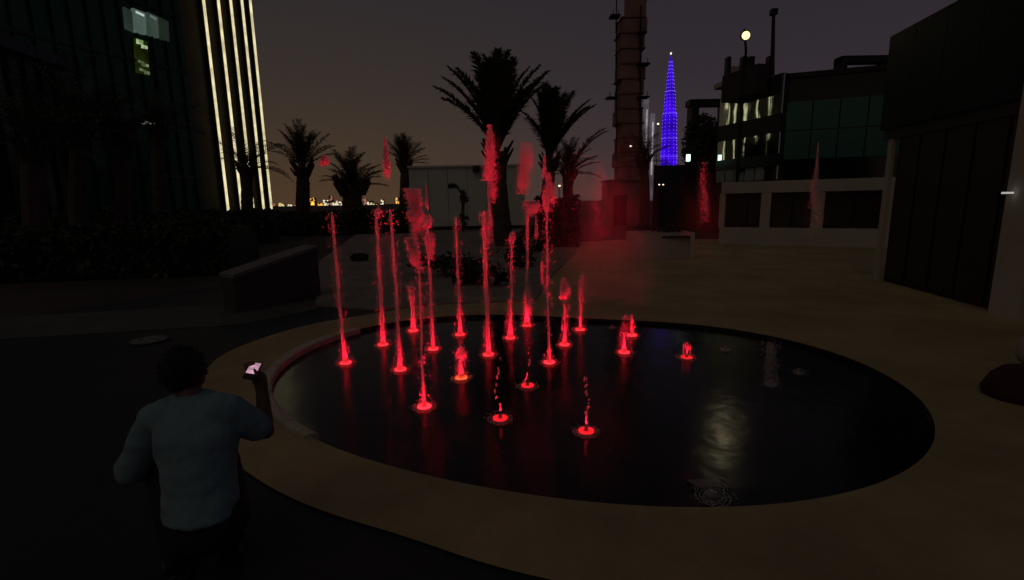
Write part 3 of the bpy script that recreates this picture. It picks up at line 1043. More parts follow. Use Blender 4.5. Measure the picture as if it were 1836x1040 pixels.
# far end where the wall line meets the sight line of px 1287
dr = ray(1287, 300)
k_ = dr.x / dr.y
s_ = (BN.x - k_ * BN.y) / (k_ * bdir.y - bdir.x)
BF = Vector((BN.x + bdir.x * s_, BN.y + bdir.y * s_, 0))
bn = Vector((-bdir.y, bdir.x))
t = thing('mirror_block', 'glass block mirroring the tower strips in wavy bright streaks', 'building', (BN.x, BN.y, 0))
zroof = on_wall(1397, 128, BN, BF).z
rb = on_wall(1397, 128, BN, BF).z
rot_ = math.atan2(bdir.y, bdir.x)
LB_ = (Vector((BF.x, BF.y)) - Vector((BN.x, BN.y))).length
z_a = on_wall(1397, 322, BN, BF).z
bands = [('glass', on_wall(1397, 205, BN, BF).z, zroof - .1), ('solid', on_wall(1397, 236, BN, BF).z, on_wall(1397, 205, BN, BF).z),
         ('glass', on_wall(1397, 276, BN, BF).z, on_wall(1397, 236, BN, BF).z), ('solid', on_wall(1397, 296, BN, BF).z, on_wall(1397, 276, BN, BF).z),
         ('glass', on_wall(1397, 322, BN, BF).z, on_wall(1397, 296, BN, BF).z), ('solid', 0, on_wall(1397, 322, BN, BF).z)]
MB().slab((BN.x, BN.y), (BF.x, BF.y), 0, zroof - .15, 9, -1).build('body', M['black'], t)
for kd, z0, z1 in bands:
    if kd == 'glass':
        np_ = 6
        for i in range(np_):
            w_ = LB_ / np_
            c = Vector((BN.x, BN.y)) + bdir * (w_ * (i + .5)) + bn * .05
            MB().box((c.x, c.y, (z0 + z1) / 2), (w_ - .05, .08, z1 - z0 - .04), rot_).build('glass_pane', M['glass_mirror'], t)
    else:
        c = Vector((BN.x, BN.y)) + bdir * (LB_ / 2) + bn * .07
        MB().box((c.x, c.y, (z0 + z1) / 2), (LB_, .14, z1 - z0), rot_).build('spandrel', M['black'], t)
c = Vector((BN.x, BN.y)) + bdir * (LB_ * .5)
# dark canopy sticking out over the upper glass
q0, q1 = on_wall(1318, 150, BN, BF), on_wall(1382, 150, BN, BF)
zc = on_wall(1350, 176, BN, BF).z
c0, c1 = Vector((q0.x, q0.y)) + bn * .16, Vector((q1.x, q1.y)) + bn * .16
MB().slab((c1.x, c1.y), (c0.x, c0.y), zc, zc + 1.15, .55, 1).build('canopy', mat('canopy_cladding', (.045, .026, .03), .7), t)
# pale roof house with dark posts under the lamp
r0, r1 = at(1306, 130, 24.0), at(1386, 130, 24.0)
zr0, zr1 = at(1345, 147, 24.0).z, at(1345, 100, 24.0).z
u_ = thing('roof_house', 'small pale roof hut with dark posts, right under the bright lamp', 'roof hut', ((r0.x + r1.x) / 2, 24.5, zr0))
MB().box(((r0.x + r1.x) / 2, 24.8, zr0 + .11), (r1.x - r0.x, 1.6, .22)).build('plinth', M['render'], u_)
for px in (1308, 1336, 1349, 1382):
    q = at(px, 120, 24.0)
    MB().box((q.x, 24.2, (zr0 + .22 + zr1) / 2), (.24 if px in (1336, 1349) else .18, .3, zr1 - zr0 - .22)).build('post', M['black'], u_)
MB().box(((r0.x + r1.x) / 2 + .1, 25.2, (zr0 + .22 + zr1) / 2 - .1), (r1.x - r0.x - .7, .8, zr1 - zr0 - .5)).build('wall', M['render'], u_)
# mast right of it
q0, q1 = at(1384, 150, 23.6), at(1387, 24, 23.6)
u_ = thing('roof_mast', 'tall dark mast with a small box on top beside the bright lamp', 'mast', (q0.x, q0.y, q0.z - .5))
MB().tube([(q0.x, q0.y, q0.z - .5), (q0.x, q0.y, q0.z), (q1.x, q1.y, q1.z)], [.12, .11, .07], 8).build('pole', M['dark_metal'], u_)
MB().box((q1.x, q1.y, q1.z + .05), (.26, .26, .24)).build('top_box', M['black'], u_)
# the bright flood lamp on its pole
lp = at(1338, 63, 16.4)
lpole = at(1338, 63, 19.0)
fl = thing('flood_lamp', 'bright warm white floodlight glowing above the roof hut', 'lamp', (lpole.x, lpole.y, 0))
MB().tube([(lpole.x, lpole.y, 0), (lpole.x, lpole.y, lp.z - .1), (lpole.x - .06, lpole.y - .2, lp.z + .16)], [.07, .05, .045], 8).build('pole', M['dark_metal'], fl)
MB().tube([(lpole.x - .06, lpole.y - .2, lp.z + .16), (lp.x, lp.y + .15, lp.z + .2)], [.045, .035], 8).build('arm', M['dark_metal'], fl)
MB().tube([(lp.x, lp.y + .22, lp.z + .06), (lp.x, lp.y + .10, lp.z + .02), (lp.x, lp.y + .03, lp.z)], [.06, .15, .155], 20).build('housing', M['dark_metal'], fl)
MB().ball((lp.x, lp.y + .02, lp.z), (.125, .06, .125), 20, 12).build('lens', M['lamp'], fl, True)
ld_ = bpy.data.lights.new('flood_light', 'SPOT')
ld_.energy = 13
ld_.color = (1.0, .82, .48)
ld_.shadow_soft_size = .15
ld_.spot_size = R(150)
ld_.spot_blend = .5
lo = bpy.data.objects.new('flood_light', ld_)
C.objects.link(lo)
lo.parent = fl
lo.location = (lp.x - lpole.x, lp.y - lpole.y - .12, lp.z)
lo.rotation_euler = Vector((-.45, -.75, -.50)).to_track_quat('-Z', 'Y').to_euler()

# long green-black building behind the terrace
GA, GB = (BN.x + .15, BN.y + .1), at(1760, 300, 18.8)
zt = at(1430, 139, 20.9).z
gd = thing('green_glass_building', 'dark green glass building right of the mirror block', 'building', (GA[0], GA[1], 0))
MB().slab(GA, (GB.x, GB.y), 0, zt, 8, 1).build('wall', M['glass_dark'], gd)
gdir = Vector((GB.x - GA[0], GB.y - GA[1])).normalized()
gn = Vector((gdir.y, -gdir.x))
LG = (Vector((GB.x, GB.y)) - Vector(GA)).length
zg0, zg1 = 2.35, zt - .9
grt = glassmat('teal_panel', (0.06, 0.20, 0.155), 0.55, 0.35)
grm = mat('green_panel', (0.003, 0.020, 0.017), 0.5, 0.2, 0.5, spec=0.15)
for k in range(7):
    w_ = LG / 7
    for (z0, z1) in ((3.2, 3.2 + (zg1 - 3.2) * .5), (3.2 + (zg1 - 3.2) * .5, zg1)):
        c = Vector(GA) + gdir * (w_ * (k + .5)) + gn * .05
        MB().box((c.x, c.y, (z0 + z1) / 2), (w_ - .05, .08, z1 - z0 - .05), math.atan2(gdir.y, gdir.x)).build('facade_panel', grt, gd)
MB().slab((GA[0] + gn.x * .15, GA[1] + gn.y * .15), (GB.x + gn.x * .15, GB.y + gn.y * .15), zt, zt + .18, 8.2, 1).build('roof_edge', M['black'], gd)
# roof frame
q0, q1 = at(1503, 103, 21.0), at(1640, 110, 21.0)
zb_, ze_ = at(1510, 132, 21.0).z - .3, at(1510, 103, 21.0).z
rf = thing('roof_frame', 'dark rooftop frame with one open bay on the green building', 'frame', ((q0.x + q1.x) / 2, 21.0, zt + .18))
MB().box((q0.x + .12, 21.0, (zb_ + ze_) / 2), (.24, .5, ze_ - zb_)).build('post', M['black'], rf)
MB().box(((q0.x + q1.x) / 2, 21.0, ze_ - .12), (q1.x - q0.x, .52, .24)).build('beam', M['black'], rf)
q2 = at(1571, 120, 21.0)
MB().box(((q2.x + q1.x) / 2, 21.02, (zb_ + ze_) / 2 - .15), (q1.x - q2.x, .5, ze_ - zb_ - .32)).build('infill', M['black'], rf)

# terrace wall with posts
A, B = ground(1288, 437), ground(1640, 446)
ad = Vector((B.x - A.x, B.y - A.y)).normalized()
an = Vector((ad.y, -ad.x))
rot_ = math.atan2(ad.y, ad.x)
LT = (Vector((B.x, B.y)) - Vector((A.x, A.y))).length
tr = thing('terrace_wall', 'pale terrace front with top beam, posts and dark openings', 'wall', (A.x, A.y, 0))
z_p = on_wall(1300, 408, A, B).z
z_b0, z_b1 = on_wall(1300, 347, A, B).z, on_wall(1300, 327, A, B).z
MB().slab((A.x, A.y), (B.x, B.y), 0, z_p, .5, 1).build('plinth', M['render'], tr)
MB().slab((A.x, A.y), (B.x, B.y), z_b0, z_b1, .5, 1).build('top_beam', M['render'], tr)
for px, w_ in ((1294, .2), (1372, .32), (1466, .36), (1590, .3)):
    q = on_wall(px, 380, A, B)
    MB().box((q.x - an.x * .24, q.y - an.y * .24, (z_p + z_b0) / 2), (w_, .44, z_b0 - z_p - .004), rot_).build('post', M['render'], tr)
dgl = mat('tinted_panel', (0.035, 0.028, 0.022), 0.35, 0.2, 1)
for x0, x1 in ((1300, 1337), (1340, 1362), (1382, 1418), (1421, 1455), (1478, 1530), (1533, 1580)):
    q0, q1 = on_wall(x0, 380, A, B), on_wall(x1, 380, A, B)
    c = (q0 + q1) / 2
    MB().box((c.x - an.x * .3, c.y - an.y * .3, (z_p + z_b0) / 2), ((q1 - q0).length, .06, z_b0 - z_p - .01), rot_).build('dark_panel', dgl, tr)

# big dark building, right
WA, WB = ground(1584, 503), ground(1905, 590)
wd_ = Vector((WB.x - WA.x, WB.y - WA.y)).normalized()
wn = Vector((wd_.y, -wd_.x))
rot_ = math.atan2(wd_.y, wd_.x)
LW = (Vector((WB.x, WB.y)) - Vector((WA.x, WA.y))).length
bb = thing('black_building', 'big near black building filling the right side', 'building', (WA.x, WA.y, 0))
zt = on_wall(1603, 72, WA, WB).z
zc = on_wall(1600, 252, WA, WB).z
MB().slab((WA.x, WA.y), (WB.x + wd_.x * 3, WB.y + wd_.y * 3), 0, zc, 6, 1).build('wall', M['black'], bb)
UA = WA - wd_ .to_3d() * .34
MB().slab((UA.x + wn.x * .12, UA.y + wn.y * .12), (WB.x + wd_.x * 3 + wn.x * .12, WB.y + wd_.y * 3 + wn.y * .12), zc + .003, zt, 6, 1).build('upper_storey', M['black'], bb)
for k in range(9):
    w_ = (LW + 3.34) / 9
    c = Vector((UA.x, UA.y)) + wd_ * (w_ * (k + .5)) + wn * .16
    MB().box((c.x, c.y, (zc + .2 + zt) / 2), (w_ - .012, .08, zt - zc - .2), rot_).build('cladding_panel', grm, bb)
for k in range(6):
    w_ = LW / 6
    c = Vector((WA.x, WA.y)) + wd_ * (w_ * (k + .5) + .1) + wn * .04
    MB().box((c.x, c.y, zc / 2 + .05), (w_ - .06, .06, zc - .1), rot_).build('shop_pane', M['black'], bb)
c = Vector((WA.x, WA.y)) - wd_ * .06 + wn * .10
MB().box((c.x, c.y, zc / 2), (.13, .07, zc), rot_).build('column', M['render'], bb)
q = on_wall(1822, 450, WA, WB)
zq = on_wall(1822, 352, WA, WB).z
MB().box((q.x + wd_.x * .22 + wn.x * .10, q.y + wd_.y * .22 + wn.y * .10, zq / 2 + 1.0), (.5, .22, zq + 2.0), rot_).build('column', M['render'], bb)
q = on_wall(1852, 345, WA, WB)
MB().box((q.x + wn.x * .30, q.y + wn.y * .30, q.z), (.07, .10, .025), rot_).build('wall_light', emat('wall_light', (1, .95, .85), .45), bb)

# maroon seat at the right edge
p = ground(1826, 712)
u_ = thing('floor_seat', 'dark maroon rounded floor seat with a pale cushion, right edge of the plaza', 'seat', (p.x, p.y, 0))
MB().tube([(p.x, p.y, 0.004), (p.x, p.y, .05), (p.x, p.y, .17), (p.x, p.y, .25), (p.x, p.y, .28)], [.23, .25, .20, .13, .05], 24).build('seat_body', M['maroon'], u_, True)
MB().ball((p.x + .10, p.y + .08, .39), (.085, .06, .13), 16, 10, .12).build('cushion', M['cushion'], u_, True)

# ------------------------------------------------------------------ fountain jets
RED = (1.0, 0.006, 0.034)


def vol(dens):
    m = bpy.data.materials.new('mist_water')
    m.use_nodes = True
    t = m.node_tree
    t.nodes.clear()
    o = t.nodes.new('ShaderNodeOutputMaterial')
    v = t.nodes.new('ShaderNodeVolumePrincipled')
    v.inputs['Color'].default_value = (.95, .93, .95, 1)
    co = t.nodes.new('ShaderNodeTexCoord')
    n = t.nodes.new('ShaderNodeTexNoise')
    n.inputs['Scale'].default_value = 3.0
    n.inputs['Detail'].default_value = 3
    mr = t.nodes.new('ShaderNodeMapRange')
    mr.inputs[1].default_value, mr.inputs[2].default_value = .36, .68
    mr.inputs[3].default_value, mr.inputs[4].default_value = 0, dens
    # fade to the edge of the cloud
    g = t.nodes.new('ShaderNodeTexGradient')
    g.gradient_type = 'QUADRATIC_SPHERE'
    mp = t.nodes.new('ShaderNodeMapping')
    mp.inputs['Location'].default_value = (-1, -1, -1)
    mp.inputs['Scale'].default_value = (2, 2, 2)
    mu = t.nodes.new('ShaderNodeMath')
    mu.operation = 'MULTIPLY'
    t.links.new(co.outputs['Generated'], mp.inputs[0])
    t.links.new(mp.outputs[0], g.inputs[0])
    t.links.new(co.outputs['Object'], n.inputs['Vector'])
    t.links.new(n.outputs['Fac'], mr.inputs[0])
    t.links.new(mr.outputs[0], mu.inputs[0])
    t.links.new(g.outputs['Fac'], mu.inputs[1])
    t.links.new(mu.outputs[0], v.inputs['Density'])
    t.links.new(v.outputs[0], o.inputs['Volume'])
    return m


def drops(mb, c, s, n, r, rnd, taper=0.0):
    c = Vector(c)
    cl = [(rnd.gauss(0, .35), rnd.gauss(0, .35), rnd.uniform(-.8, .8)) for _ in range(7)]
    for k in range(int(n * 2.6)):
        q = rnd.choice(cl)
        u = (q[0] + rnd.gauss(0, .32), q[1] + rnd.gauss(0, .32), max(-1.15, min(1.15, q[2] + rnd.gauss(0, .30))))
        w_ = 1.0 - taper * (u[2] + 1) / 2
        rr = r * rnd.uniform(.45, 1.25)
        mb.octa((c.x + u[0] * s[0] * w_, c.y + u[1] * s[1] * w_, c.z + u[2] * s[2]), rr, rnd.uniform(1.0, 2.2))


def jet(i, bx, by, tx=None, ty=None, r0=.028, r1=.020, label='', lit=True, plume=None, blob=None, stream=None, power=1.0, cone=1.0, hot=False, spikes=None, flare=0.0, faint=False, mist=None):
    rnd = random.Random(100 + i)
    b = ground(bx, by, WZ)
    o = thing('fountain_jet', label, 'fountain jet', b, 'jets rising from the fountain pool')
    # nozzle plate with its light ring
    nz = MB().tube([b + Vector((0, 0, .002)), b + Vector((0, 0, .012))], [.06, .056], 20).build('nozzle_plate', M['steel'], o)
    if lit:
        mb = MB()
        vs, fs = [], []
        n = 20
        for (r, z) in ((.026, .014), (.060, .014), (.060, .022), (.026, .022)):
            for k in range(n):
                a = 2 * PI * k / n
                vs.append((b.x + r * math.cos(a), b.y + r * math.sin(a), b.z + z))
        for j in range(4):
            for k in range(n):
                fs.append((j * n + k, j * n + (k + 1) % n, ((j + 1) % 4) * n + (k + 1) % n, ((j + 1) % 4) * n + k))
        mb.add(vs, fs).build('light_ring', M['red_hot'] if hot else M['red_dim'] if (stream or spikes) else M['red_lens'], nz, local=False)
        sp = bpy.data.lights.new('jet_light', 'SPOT')
        sp.spot_size = R(99)
        sp.spot_blend = 1.0
        sp.energy = 230 * power
        sp.color = RED
        sp.shadow_soft_size = .055
        so = bpy.data.objects.new('jet_light', sp)
        C.objects.link(so)
        so.parent = o
        so.location = (0, 0, .03)
        so.rotation_euler = (PI, 0, 0)
    MB().tube([b + Vector((0, 0, .010)), b + Vector((0, 0, .045))], [.020, .014], 10).build('nozzle', M['steel'], o)
    jm = M['faint'] if faint else M['jet']
    if tx is not None:
        tp = at(tx, ty, b.y)
        L = (tp - b).length
        n = max(6, int(L / .06))
        pts, rad = [], []
        ph = rnd.uniform(0, 6)
        for k in range(n + 1):
            f = k / n
            w_ = Vector((math.sin(f * 4 + ph) * .006 + math.sin(f * 17 + ph) * .0025, math.cos(f * 5 + ph) * .006, 0))
            pts.append(b.lerp(tp, f) + Vector((0, 0, .02 * (1 - f))) + w_ * min(1, f * 4))
            rr = .70 * (r0 + (r1 - r0) * f) + .022 * cone * math.exp(-f * L / .07) + flare * max(0, f - .6)
            rad.append(rr * (1 + .30 * mnoise.noise(Vector((f * L * 9, i * 3.3, 0))) + .25 * mnoise.noise(Vector((f * L * 31, i * 1.3, 5)))) * (1 if k < n else .5))
        MB().tube(pts, rad, 10).build('water_column', jm, o, True)
        # ragged droplets clinging to the column
        mb = MB()
        for k in range(int(190 * L)):
            f = rnd.random() ** .7
            q = b.lerp(tp, f)
            d_ = abs(rnd.gauss(0, 1)) * (.018 + .02 * f) + r0 * .8
            a = rnd.uniform(0, 2 * PI)
            mb.octa((q.x + d_ * math.cos(a), q.y + d_ * math.sin(a), q.z), rnd.uniform(.003, .0075), rnd.uniform(1, 2.5))
        kind(mb.build('droplets', M['spray'], o), 'stuff')
    # cone of fine spray over the nozzle
    if cone > 0 and not faint:
        mb = MB()
        for k in range(int(420 * cone)):
            h = (rnd.random() ** 2.2) * .34 * cone
            d_ = (.10 * (1 - h / (.36 * cone)) + .01) * rnd.random() ** .6
            a = rnd.uniform(0, 2 * PI)
            mb.octa((b.x + d_ * math.cos(a), b.y + d_ * math.sin(a), b.z + .02 + h), rnd.uniform(.002, .0052), 1.5)
        kind(mb.build('spray_cone', M['spray'], o), 'stuff')
    # foam ring and splash crown on the water
    mb = MB()
    n = 40
    for rr in (.075, .098):
        pts = [(b.x + rr * (1 + .08 * math.sin(3 * k + i)) * math.cos(2 * PI * k / n), b.y + rr * (1 + .08 * math.sin(5 * k)) * math.sin(2 * PI * k / n), WZ + .006 + .006 * abs(math.sin(k * 1.9 + i))) for k in range(n)]
        pts.append(pts[0])
        mb.tube(pts, .0028, 4, False)
    for k in range(60 if not faint else 0):
        a = rnd.uniform(0, 2 * PI)
        d_ = rnd.uniform(.06, .13)
        mb.octa((b.x + d_ * math.cos(a), b.y + d_ * math.sin(a), WZ + rnd.uniform(.005, .035)), rnd.uniform(.003, .007))
    kind(mb.build('splash_ring', M['foam'] if not faint else M['faint'], o), 'stuff')
    if spikes:
        for (sx_, sh) in spikes:
            MB().tube([b + Vector((sx_, 0, .01)), b + Vector((sx_ * 1.1, 0, sh))], [.010, .003], 6).build('spike', jm, o)
    for (px, py, w_, h_, n_, tp_, mm) in (plume or ()):
        c = at(px, py, b.y)
        sc_ = b.y / 880
        mb = MB()
        drops(mb, c, (w_ * sc_, w_ * sc_, h_ * sc_ * 1.1), int(n_ * 1.8), .0055, rnd, tp_)
        kind(mb.build('plume', M[mm], o), 'stuff')
    for (px, py, w_, h_, dens) in (mist or ()):
        c = at(px, py, b.y)
        sc_ = b.y / 880
        kind(MB().ball(c, (w_ * sc_, w_ * sc_ * .8, h_ * sc_), 20, 14).build('mist', vol(dens), o, True), 'stuff')
    for (px, py, w_, h_) in (blob or ()):
        c = at(px, py, b.y)
        sc_ = b.y / 880
        MB().ball(c, (w_ * sc_, w_ * sc_, h_ * sc_), 16, 10, .45).build('water_blob', M['foam'], o, True)
        mb = MB()
        drops(mb, c, (w_ * sc_ * 1.1, w_ * sc_ * 1.1, h_ * sc_ * 1.1), 160, .007, rnd)
        kind(mb.build('droplets', M['spray'], o), 'stuff')
    if stream:
        mb = MB()
        (x0, y0), (x1, y1), wob = stream
        q = 0.0
        k = 0
        while q < 1:
            px = x0 + (x1 - x0) * q + wob * math.sin(q * 4.2)
            py = y0 + (y1 - y0) * q
            c = at(px, py, b.y)
            rr = rnd.uniform(.003, .0085)
            c.x += rnd.gauss(0, .006)
            mb.ball(c, (rr, rr, rr * rnd.uniform(1.0, 3.2)), 6, 4)
            q += rnd.choice((.025, .035, .06, .10, .16)) * rnd.uniform(.7, 1.3)
            k += 1
        mb.build('droplet_chain', M['jet'], o, True)
    return o


jet(1, 620, 653, 594, 380, .026, .020, 'leftmost tall red water jet in the pool', plume=((580, 291, 9, 9, 220, .3, 'spray'),))
jet(2, 687, 620, 675, 375, .034, .030, 'tall jet second from left, flecked with loose drops', power=1.2, cone=1.3, plume=((677, 380, 6, 8, 60, 0, 'spray'),))
jet(3, 718, 665, 700, 374, .026, .020, 'tall jet third from left with pointed pink spray high above it', plume=((692, 290, 11, 32, 560, .85, 'spray'),))
jet(4, 741, 595, 738, 514, .034, .050, 'short thick flat topped column behind the left jets', power=.9, cone=.5, plume=((738, 528, 9, 14, 160, 0, 'spray'),), blob=((738, 517, 7, 4),))
jet(5, 777, 628, 765, 402, .024, .020, 'jet with a small knob on top beside the broad red spray', power=.9, plume=((770, 440, 9, 24, 240, .3, 'spray'),), blob=((766, 399, 6, 11),))
jet(6, 761, 732, 749, 460, .012, .014, 'front left thin jet that breaks into drops near its ringed base',
    plume=((745, 368, 12, 22, 900, -.2, 'spray'), (742, 452, 11, 20, 560, .1, 'spray'), (764, 352, 3, 18, 80, .8, 'spray'), (746, 410, 9, 26, 240, 0, 'faint')), cone=.5)
jet(7, 825, 602, 818, 388, .028, .019, 'slender jet alone in the middle gap left of the large palm', power=1.2, cone=1.3)
jet(8, 827, 680, 826, 645, .032, .024, 'short glowing jet with round water ball on top', hot=True, cone=.7, blob=((826, 633, 8, 11),), power=2.0)
jet(9, 876, 638, 868, 378, .030, .030, 'thick tall jet with a broad pink plume above, before the large palm', power=1.4, cone=1.4,
    plume=((880, 274, 13, 36, 1000, .45, 'spray'), (884, 330, 10, 26, 200, 0, 'faint'), (878, 395, 8, 40, 150, .4, 'faint')), mist=((882, 290, 26, 70, 3.0),))
jet(10, 915, 608, 917, 425, .026, .018, 'medium jet with small blob at its tip, below the large palm trunk', power=1.3, cone=1.5, blob=((918, 428, 5, 10),))
jet(11, 945, 585, 945, 368, .024, .026, 'rear centre jet with bright wide foot and ragged spray on top', power=1.7, cone=2.0,
    plume=((941, 302, 14, 34, 900, .35, 'spray'), (955, 378, 13, 14, 360, 0, 'spray'), (946, 540, 7, 22, 260, .2, 'spray'), (962, 415, 6, 20, 90, .6, 'spray')), mist=((944, 310, 28, 66, 3.0), (945, 560, 24, 36, 4.0)))
jet(12, 985, 652, 980, 368, .019, .015, 'thin tall jet right of centre with broken red spray round its tip', cone=.5,
    plume=((981, 345, 10, 26, 420, .2, 'spray'), (976, 300, 5, 16, 90, .5, 'spray'), (972, 480, 5, 24, 60, .7, 'faint')))
jet(13, 1012, 620, 1013, 545, .018, .016, 'short jet carrying a glowing red ball of spray', power=2.2, cone=1.3, plume=((1013, 520, 9, 17, 420, .3, 'spray'),), blob=((1013, 526, 6, 8),))
jet(14, 1040, 593, 1042, 492, .018, .022, 'short straight jet behind the ball topped one', power=1.1, cone=1.0, plume=((1042, 515, 5, 22, 160, 0, 'spray'),))
jet(15, 1119, 634, 1118, 596, .018, .008, 'low red cone of water right of the main group', power=1.1, cone=1.3)
jet(16, 1133, 603, 1132, 562, .012, .010, 'small upright red jet near the back rim', power=.8, cone=.6)
jet(17, 1231, 643, None, None, label='rightmost red jet, only three small spikes', power=.5, cone=.5, spikes=((-.04, .17), (0, .12), (.035, .15)))
jet(18, 897, 753, None, None, label='front centre nozzle with a chain of pale drops falling to it', power=.5, cone=.06, stream=((897, 735), (893, 640), -6))
jet(19, 946, 694, None, None, label='ringed red nozzle at mid pool with a dotted drop chain', power=.45, cone=.06, stream=((940, 685), (948, 605), 5))
jet(20, 1051, 776, None, None, label='front right red nozzle with a wavering drop chain', power=.3, cone=.06, stream=((1050, 757), (1051, 676), 3))
jet(21, 1382, 690, 1381, 612, .075, .05, 'faint grey unlit column in the dark right half of the pool', lit=False, faint=True, plume=((1381, 650, 16, 36, 160, .3, 'faint'),))
# tall unlit spires of spray right of the lit group
jet(23, 1300, 628, None, None, label='unlit nozzle near the back rim sending up a dim pinkish plume', lit=False, faint=True,
    plume=((1262, 345, 14, 40, 260, .4, 'faint'),), mist=((1262, 380, 60, 140, .55),))
jet(24, 1432, 668, None, None, label='unlit nozzle by the right rim under a pale pointed spire of spray', lit=False, faint=True,
    plume=((1462, 315, 9, 44, 420, .85, 'faint'), (1463, 385, 12, 50, 200, .1, 'faint')), mist=((1462, 360, 36, 110, 1.2),))
jet(25, 1098, 588, None, None, label='unlit nozzle at the back rim under a wide pink mist', lit=False, faint=True,
    plume=((1075, 345, 22, 44, 260, .3, 'faint'), (1085, 400, 26, 70, 200, 0, 'faint')), mist=((1085, 390, 130, 200, .50), (1120, 490, 110, 160, .35)))
# near nozzle without a light, with its slotted drain
o = jet(22, 1278, 893, None, None, label='nearest unlit steel nozzle with slotted drain grate at the front rim', lit=False, cone=.1)
b = ground(1278, 893, WZ)
MB().tube([b + Vector((0, 0, .012)), b + Vector((0, 0, .03)), b + Vector((0, 0, .04))], [.05, .045, .02], 20).build('nozzle_cap', M['steel'], o)
gf = MB().box((b.x + .02, b.y + .13, WZ + .004), (.24, .10, .008)).build('grate_frame', M['dark_metal'], o)
for k in range(10):
    MB().box((b.x - .07 + k * .020, b.y + .13, WZ + .013), (.008, .095, .010), R(25)).build('grate_bar', M['steel'], gf)

# ------------------------------------------------------------------ person crouching at the left of the pool, seen from behind
pel = at(362, 915, 2.02)
pe = thing('person', 'person in pale bluish short sleeved shirt crouching with back turned, raising a phone', 'person', (pel.x, pel.y, 0))


def remesh(o, vox, sm=3):
    r = o.modifiers.new('r', 'REMESH')
    r.mode = 'VOXEL'
    r.voxel_size = vox
    r.use_smooth_shade = True
    s = o.modifiers.new('s', 'SMOOTH')
    s.iterations = sm
    s.factor = .6
    return o


chest = at(352, 770, 2.10)
neck = at(342, 708, 2.16)
head = at(332, 668, 2.20)
shL, shR = at(280, 752, 2.12), at(408, 738, 2.14)
elL, elR = at(230, 856, 2.16), at(476, 772, 2.26)
wrL, wrR = elL + Vector((.10, .22, -.06)), at(470, 700, 2.28)
hpL, hpR = pel + Vector((-.09, 0.02, -.05)), pel + Vector((.09, 0.02, -.05))
fwd, rgt = Vector((-.54, .84, 0)), Vector((.84, .54, 0))
knL, knR = pel + fwd * .38 - rgt * .15 + Vector((0, 0, .08)), pel + fwd * .38 + rgt * .11 + Vector((0, 0, .03))
anL, anR = pel + fwd * .10 - rgt * .12, pel + fwd * .12 + rgt * .10
anL.z = anR.z = .09


def limb(mb, pts, rs, n=12, ell=None):
    P, Q = [], []
    for i in range(len(pts) - 1):
        for k in range(6):
            f = k / 6
            P.append(pts[i].lerp(pts[i + 1], f))
            Q.append(rs[i] + (rs[i + 1] - rs[i]) * f)
    P.append(pts[-1])
    Q.append(rs[-1])
    mb.tube(P, Q, n)
    for p_, r_ in zip(pts, rs):
        mb.ball(p_, (r_, r_, r_), 12, 8)


def torso(mb, k=1.0, hem=0.0):
    rings = [(pel + Vector((0, 0, hem)), .142, .125), (pel.lerp(chest, .35), .138, .115), (pel.lerp(chest, .75), .152, .12), (chest, .165, .122),
             (chest.lerp(neck, .5), .158, .105), (chest.lerp(neck, .85), .115, .075), (neck, .060, .060)]
    vs, fs = [], []
    n = 24
    for c, rx, ry in rings:
        for q in range(n):
            a = 2 * PI * q / n
            vs.append(c + Vector((rx * k * math.cos(a), ry * k * math.sin(a), 0)))
    for i in range(len(rings) - 1):
        for q in range(n):
            fs.append((i * n + q, i * n + (q + 1) % n, (i + 1) * n + (q + 1) % n, (i + 1) * n + q))
    fs += [tuple(range(n - 1, -1, -1)), tuple((len(rings) - 1) * n + q for q in range(n))]
    mb.add(vs, fs)


# body: one continuous surface
mb = MB()
torso(mb)
limb(mb, [neck - Vector((0, 0, .02)), head - Vector((0, 0, .04))], [.055, .052])
mb.ball(head, (.074, .092, .108), 20, 14)
mb.ball(head + Vector((0, .055, -.045)), (.05, .05, .055), 12, 8)       # jaw, facing away from the camera
mb.ball(head + Vector((0, .098, -.01)), (.014, .02, .022), 8, 6)         # nose
mb.ball(head + Vector((0, .092, -.045)), (.024, .012, .010), 8, 6)       # mouth
for s in (-1, 1):
    mb.ball(head + Vector((s * .076, 0, -.01)), (.010, .022, .032), 8, 6)
    mb.ball(head + Vector((s * .030, .088, .008)), (.016, .010, .012), 8, 6)
limb(mb, [shL, elL, wrL], [.052, .040, .027])
limb(mb, [shR, elR, wrR], [.052, .042, .028])
limb(mb, [hpL, knL, anL], [.088, .058, .038])
limb(mb, [hpR, knR, anR], [.088, .058, .038])
# hands: palm, four fingers and thumb
hR = at(465, 678, 2.28)
ph_c = at(453, 665, 2.25)
limb(mb, [wrR, hR], [.028, .034])
for k in range(4):
    f0 = hR + Vector((-.012 + .004 * k, .020, .028 - .018 * k))
    f1 = ph_c + Vector((-.005 - .004 * k, .022, .034 - .020 * k))
    f2 = ph_c + Vector((-.040 + .003 * k, .008, .030 - .020 * k))
    limb(mb, [f0, f1, f2], [.0095, .0088, .0075], 8)
limb(mb, [hR + Vector((.004, -.014, -.02)), ph_c + Vector((.030, -.020, -.02)), ph_c + Vector((.020, -.018, .012))], [.011, .010, .008], 8)
hL = wrL + Vector((.015, .075, -.03))
limb(mb, [wrL, hL], [.027, .036])
for k in range(4):
    f0 = hL + Vector((-.028 + .019 * k, .025, -.005))
    limb(mb, [f0, f0 + Vector((0, .045, -.016)), f0 + Vector((0, .066 + .006 * (k in (1, 2)), -.045))], [.0095, .0088, .0075], 8)
limb(mb, [hL + Vector((.034, 0, 0)), hL + Vector((.056, .032, -.012)), hL + Vector((.052, .058, -.03))], [.011, .010, .008], 8)
remesh(mb.build('body', M['skin'], pe), .0065, 2)
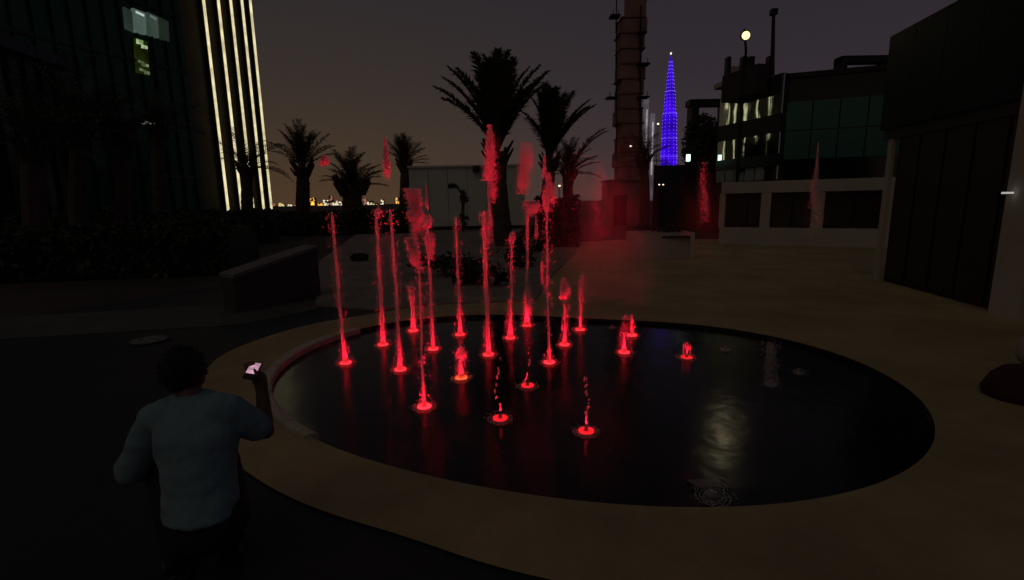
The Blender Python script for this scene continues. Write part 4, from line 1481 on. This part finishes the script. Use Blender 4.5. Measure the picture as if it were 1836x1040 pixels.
# hair
mb = MB()
rnd = random.Random(9)
mb.ball(head + Vector((0, -.012, .018)), (.089, .100, .108), 28, 18, .10)
for k in range(420):
    th, ph = rnd.uniform(0, 2 * PI), rnd.uniform(0, PI * .62)
    d = Vector((math.sin(ph) * math.cos(th), math.sin(ph) * math.sin(th), math.cos(ph)))
    q = head + Vector((0, -.012, .018)) + Vector((d.x * .086, d.y * .096, d.z * .104))
    e = (d + Vector((rnd.gauss(0, .6), rnd.gauss(0, .6), rnd.gauss(-.3, .5)))).normalized() * rnd.uniform(.012, .028)
    s_ = d.cross(e).normalized() * .004
    mb.add([q - s_, q + s_, q + e], [(0, 1, 2)])
mb.build('hair', M['hair'], pe, True)
# shirt
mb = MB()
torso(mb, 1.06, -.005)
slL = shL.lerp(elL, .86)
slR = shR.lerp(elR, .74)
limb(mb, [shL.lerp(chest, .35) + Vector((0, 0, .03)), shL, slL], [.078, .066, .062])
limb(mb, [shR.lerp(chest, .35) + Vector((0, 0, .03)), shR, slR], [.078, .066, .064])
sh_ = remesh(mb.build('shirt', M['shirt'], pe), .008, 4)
ctx_ = bpy.data.textures.new('cloth_folds', 'CLOUDS')
ctx_.noise_scale = .11
ctx_.noise_depth = 2
dm_ = sh_.modifiers.new('d', 'DISPLACE')
dm_.texture = ctx_
dm_.texture_coords = 'LOCAL'
dm_.strength = .026
dm_.mid_level = .12
# trousers
mb = MB()
mb.ball(pel + Vector((0, .02, -.09)), (.165, .15, .12), 18, 12)
limb(mb, [hpL, knL, anL + Vector((0, 0, .03))], [.108, .078, .062])
limb(mb, [hpR, knR, anR + Vector((0, 0, .03))], [.108, .078, .062])
remesh(mb.build('trousers', M['trousers'], pe), .010, 3)
for s_, a_ in ((-1, anL), (1, anR)):
    mb = MB()
    mb.ball(a_ + fwd * .07 + Vector((0, 0, -.045)), (.06, .11, .04), 14, 8)
    mb.ball(a_ + Vector((0, -.01, -.01)), (.045, .055, .06), 12, 8)
    mb.box(a_ + fwd * .06 + Vector((0, 0, -.075)), (.085, .25, .02), math.atan2(fwd.y, fwd.x) - PI / 2)
    remesh(mb.build('shoe', M['black'], pe), .008, 2)
# the phone in the raised hand
M3 = Matrix.Rotation(R(14), 3, 'Z') @ Matrix.Rotation(R(-52), 3, 'X') @ Matrix.Rotation(R(18), 3, 'Y')
tag_ = thing('phone', 'small phone with pinkish lit screen in the raised hand of the person', 'phone', ph_c)
MB().box(ph_c, (.054, .009, .092), M3).build('phone_body', M['phone'], tag_)
MB().box(ph_c + M3 @ Vector((0, -.0056, .012)), (.047, .002, .060), M3).build('phone_screen', M['screen'], tag_)
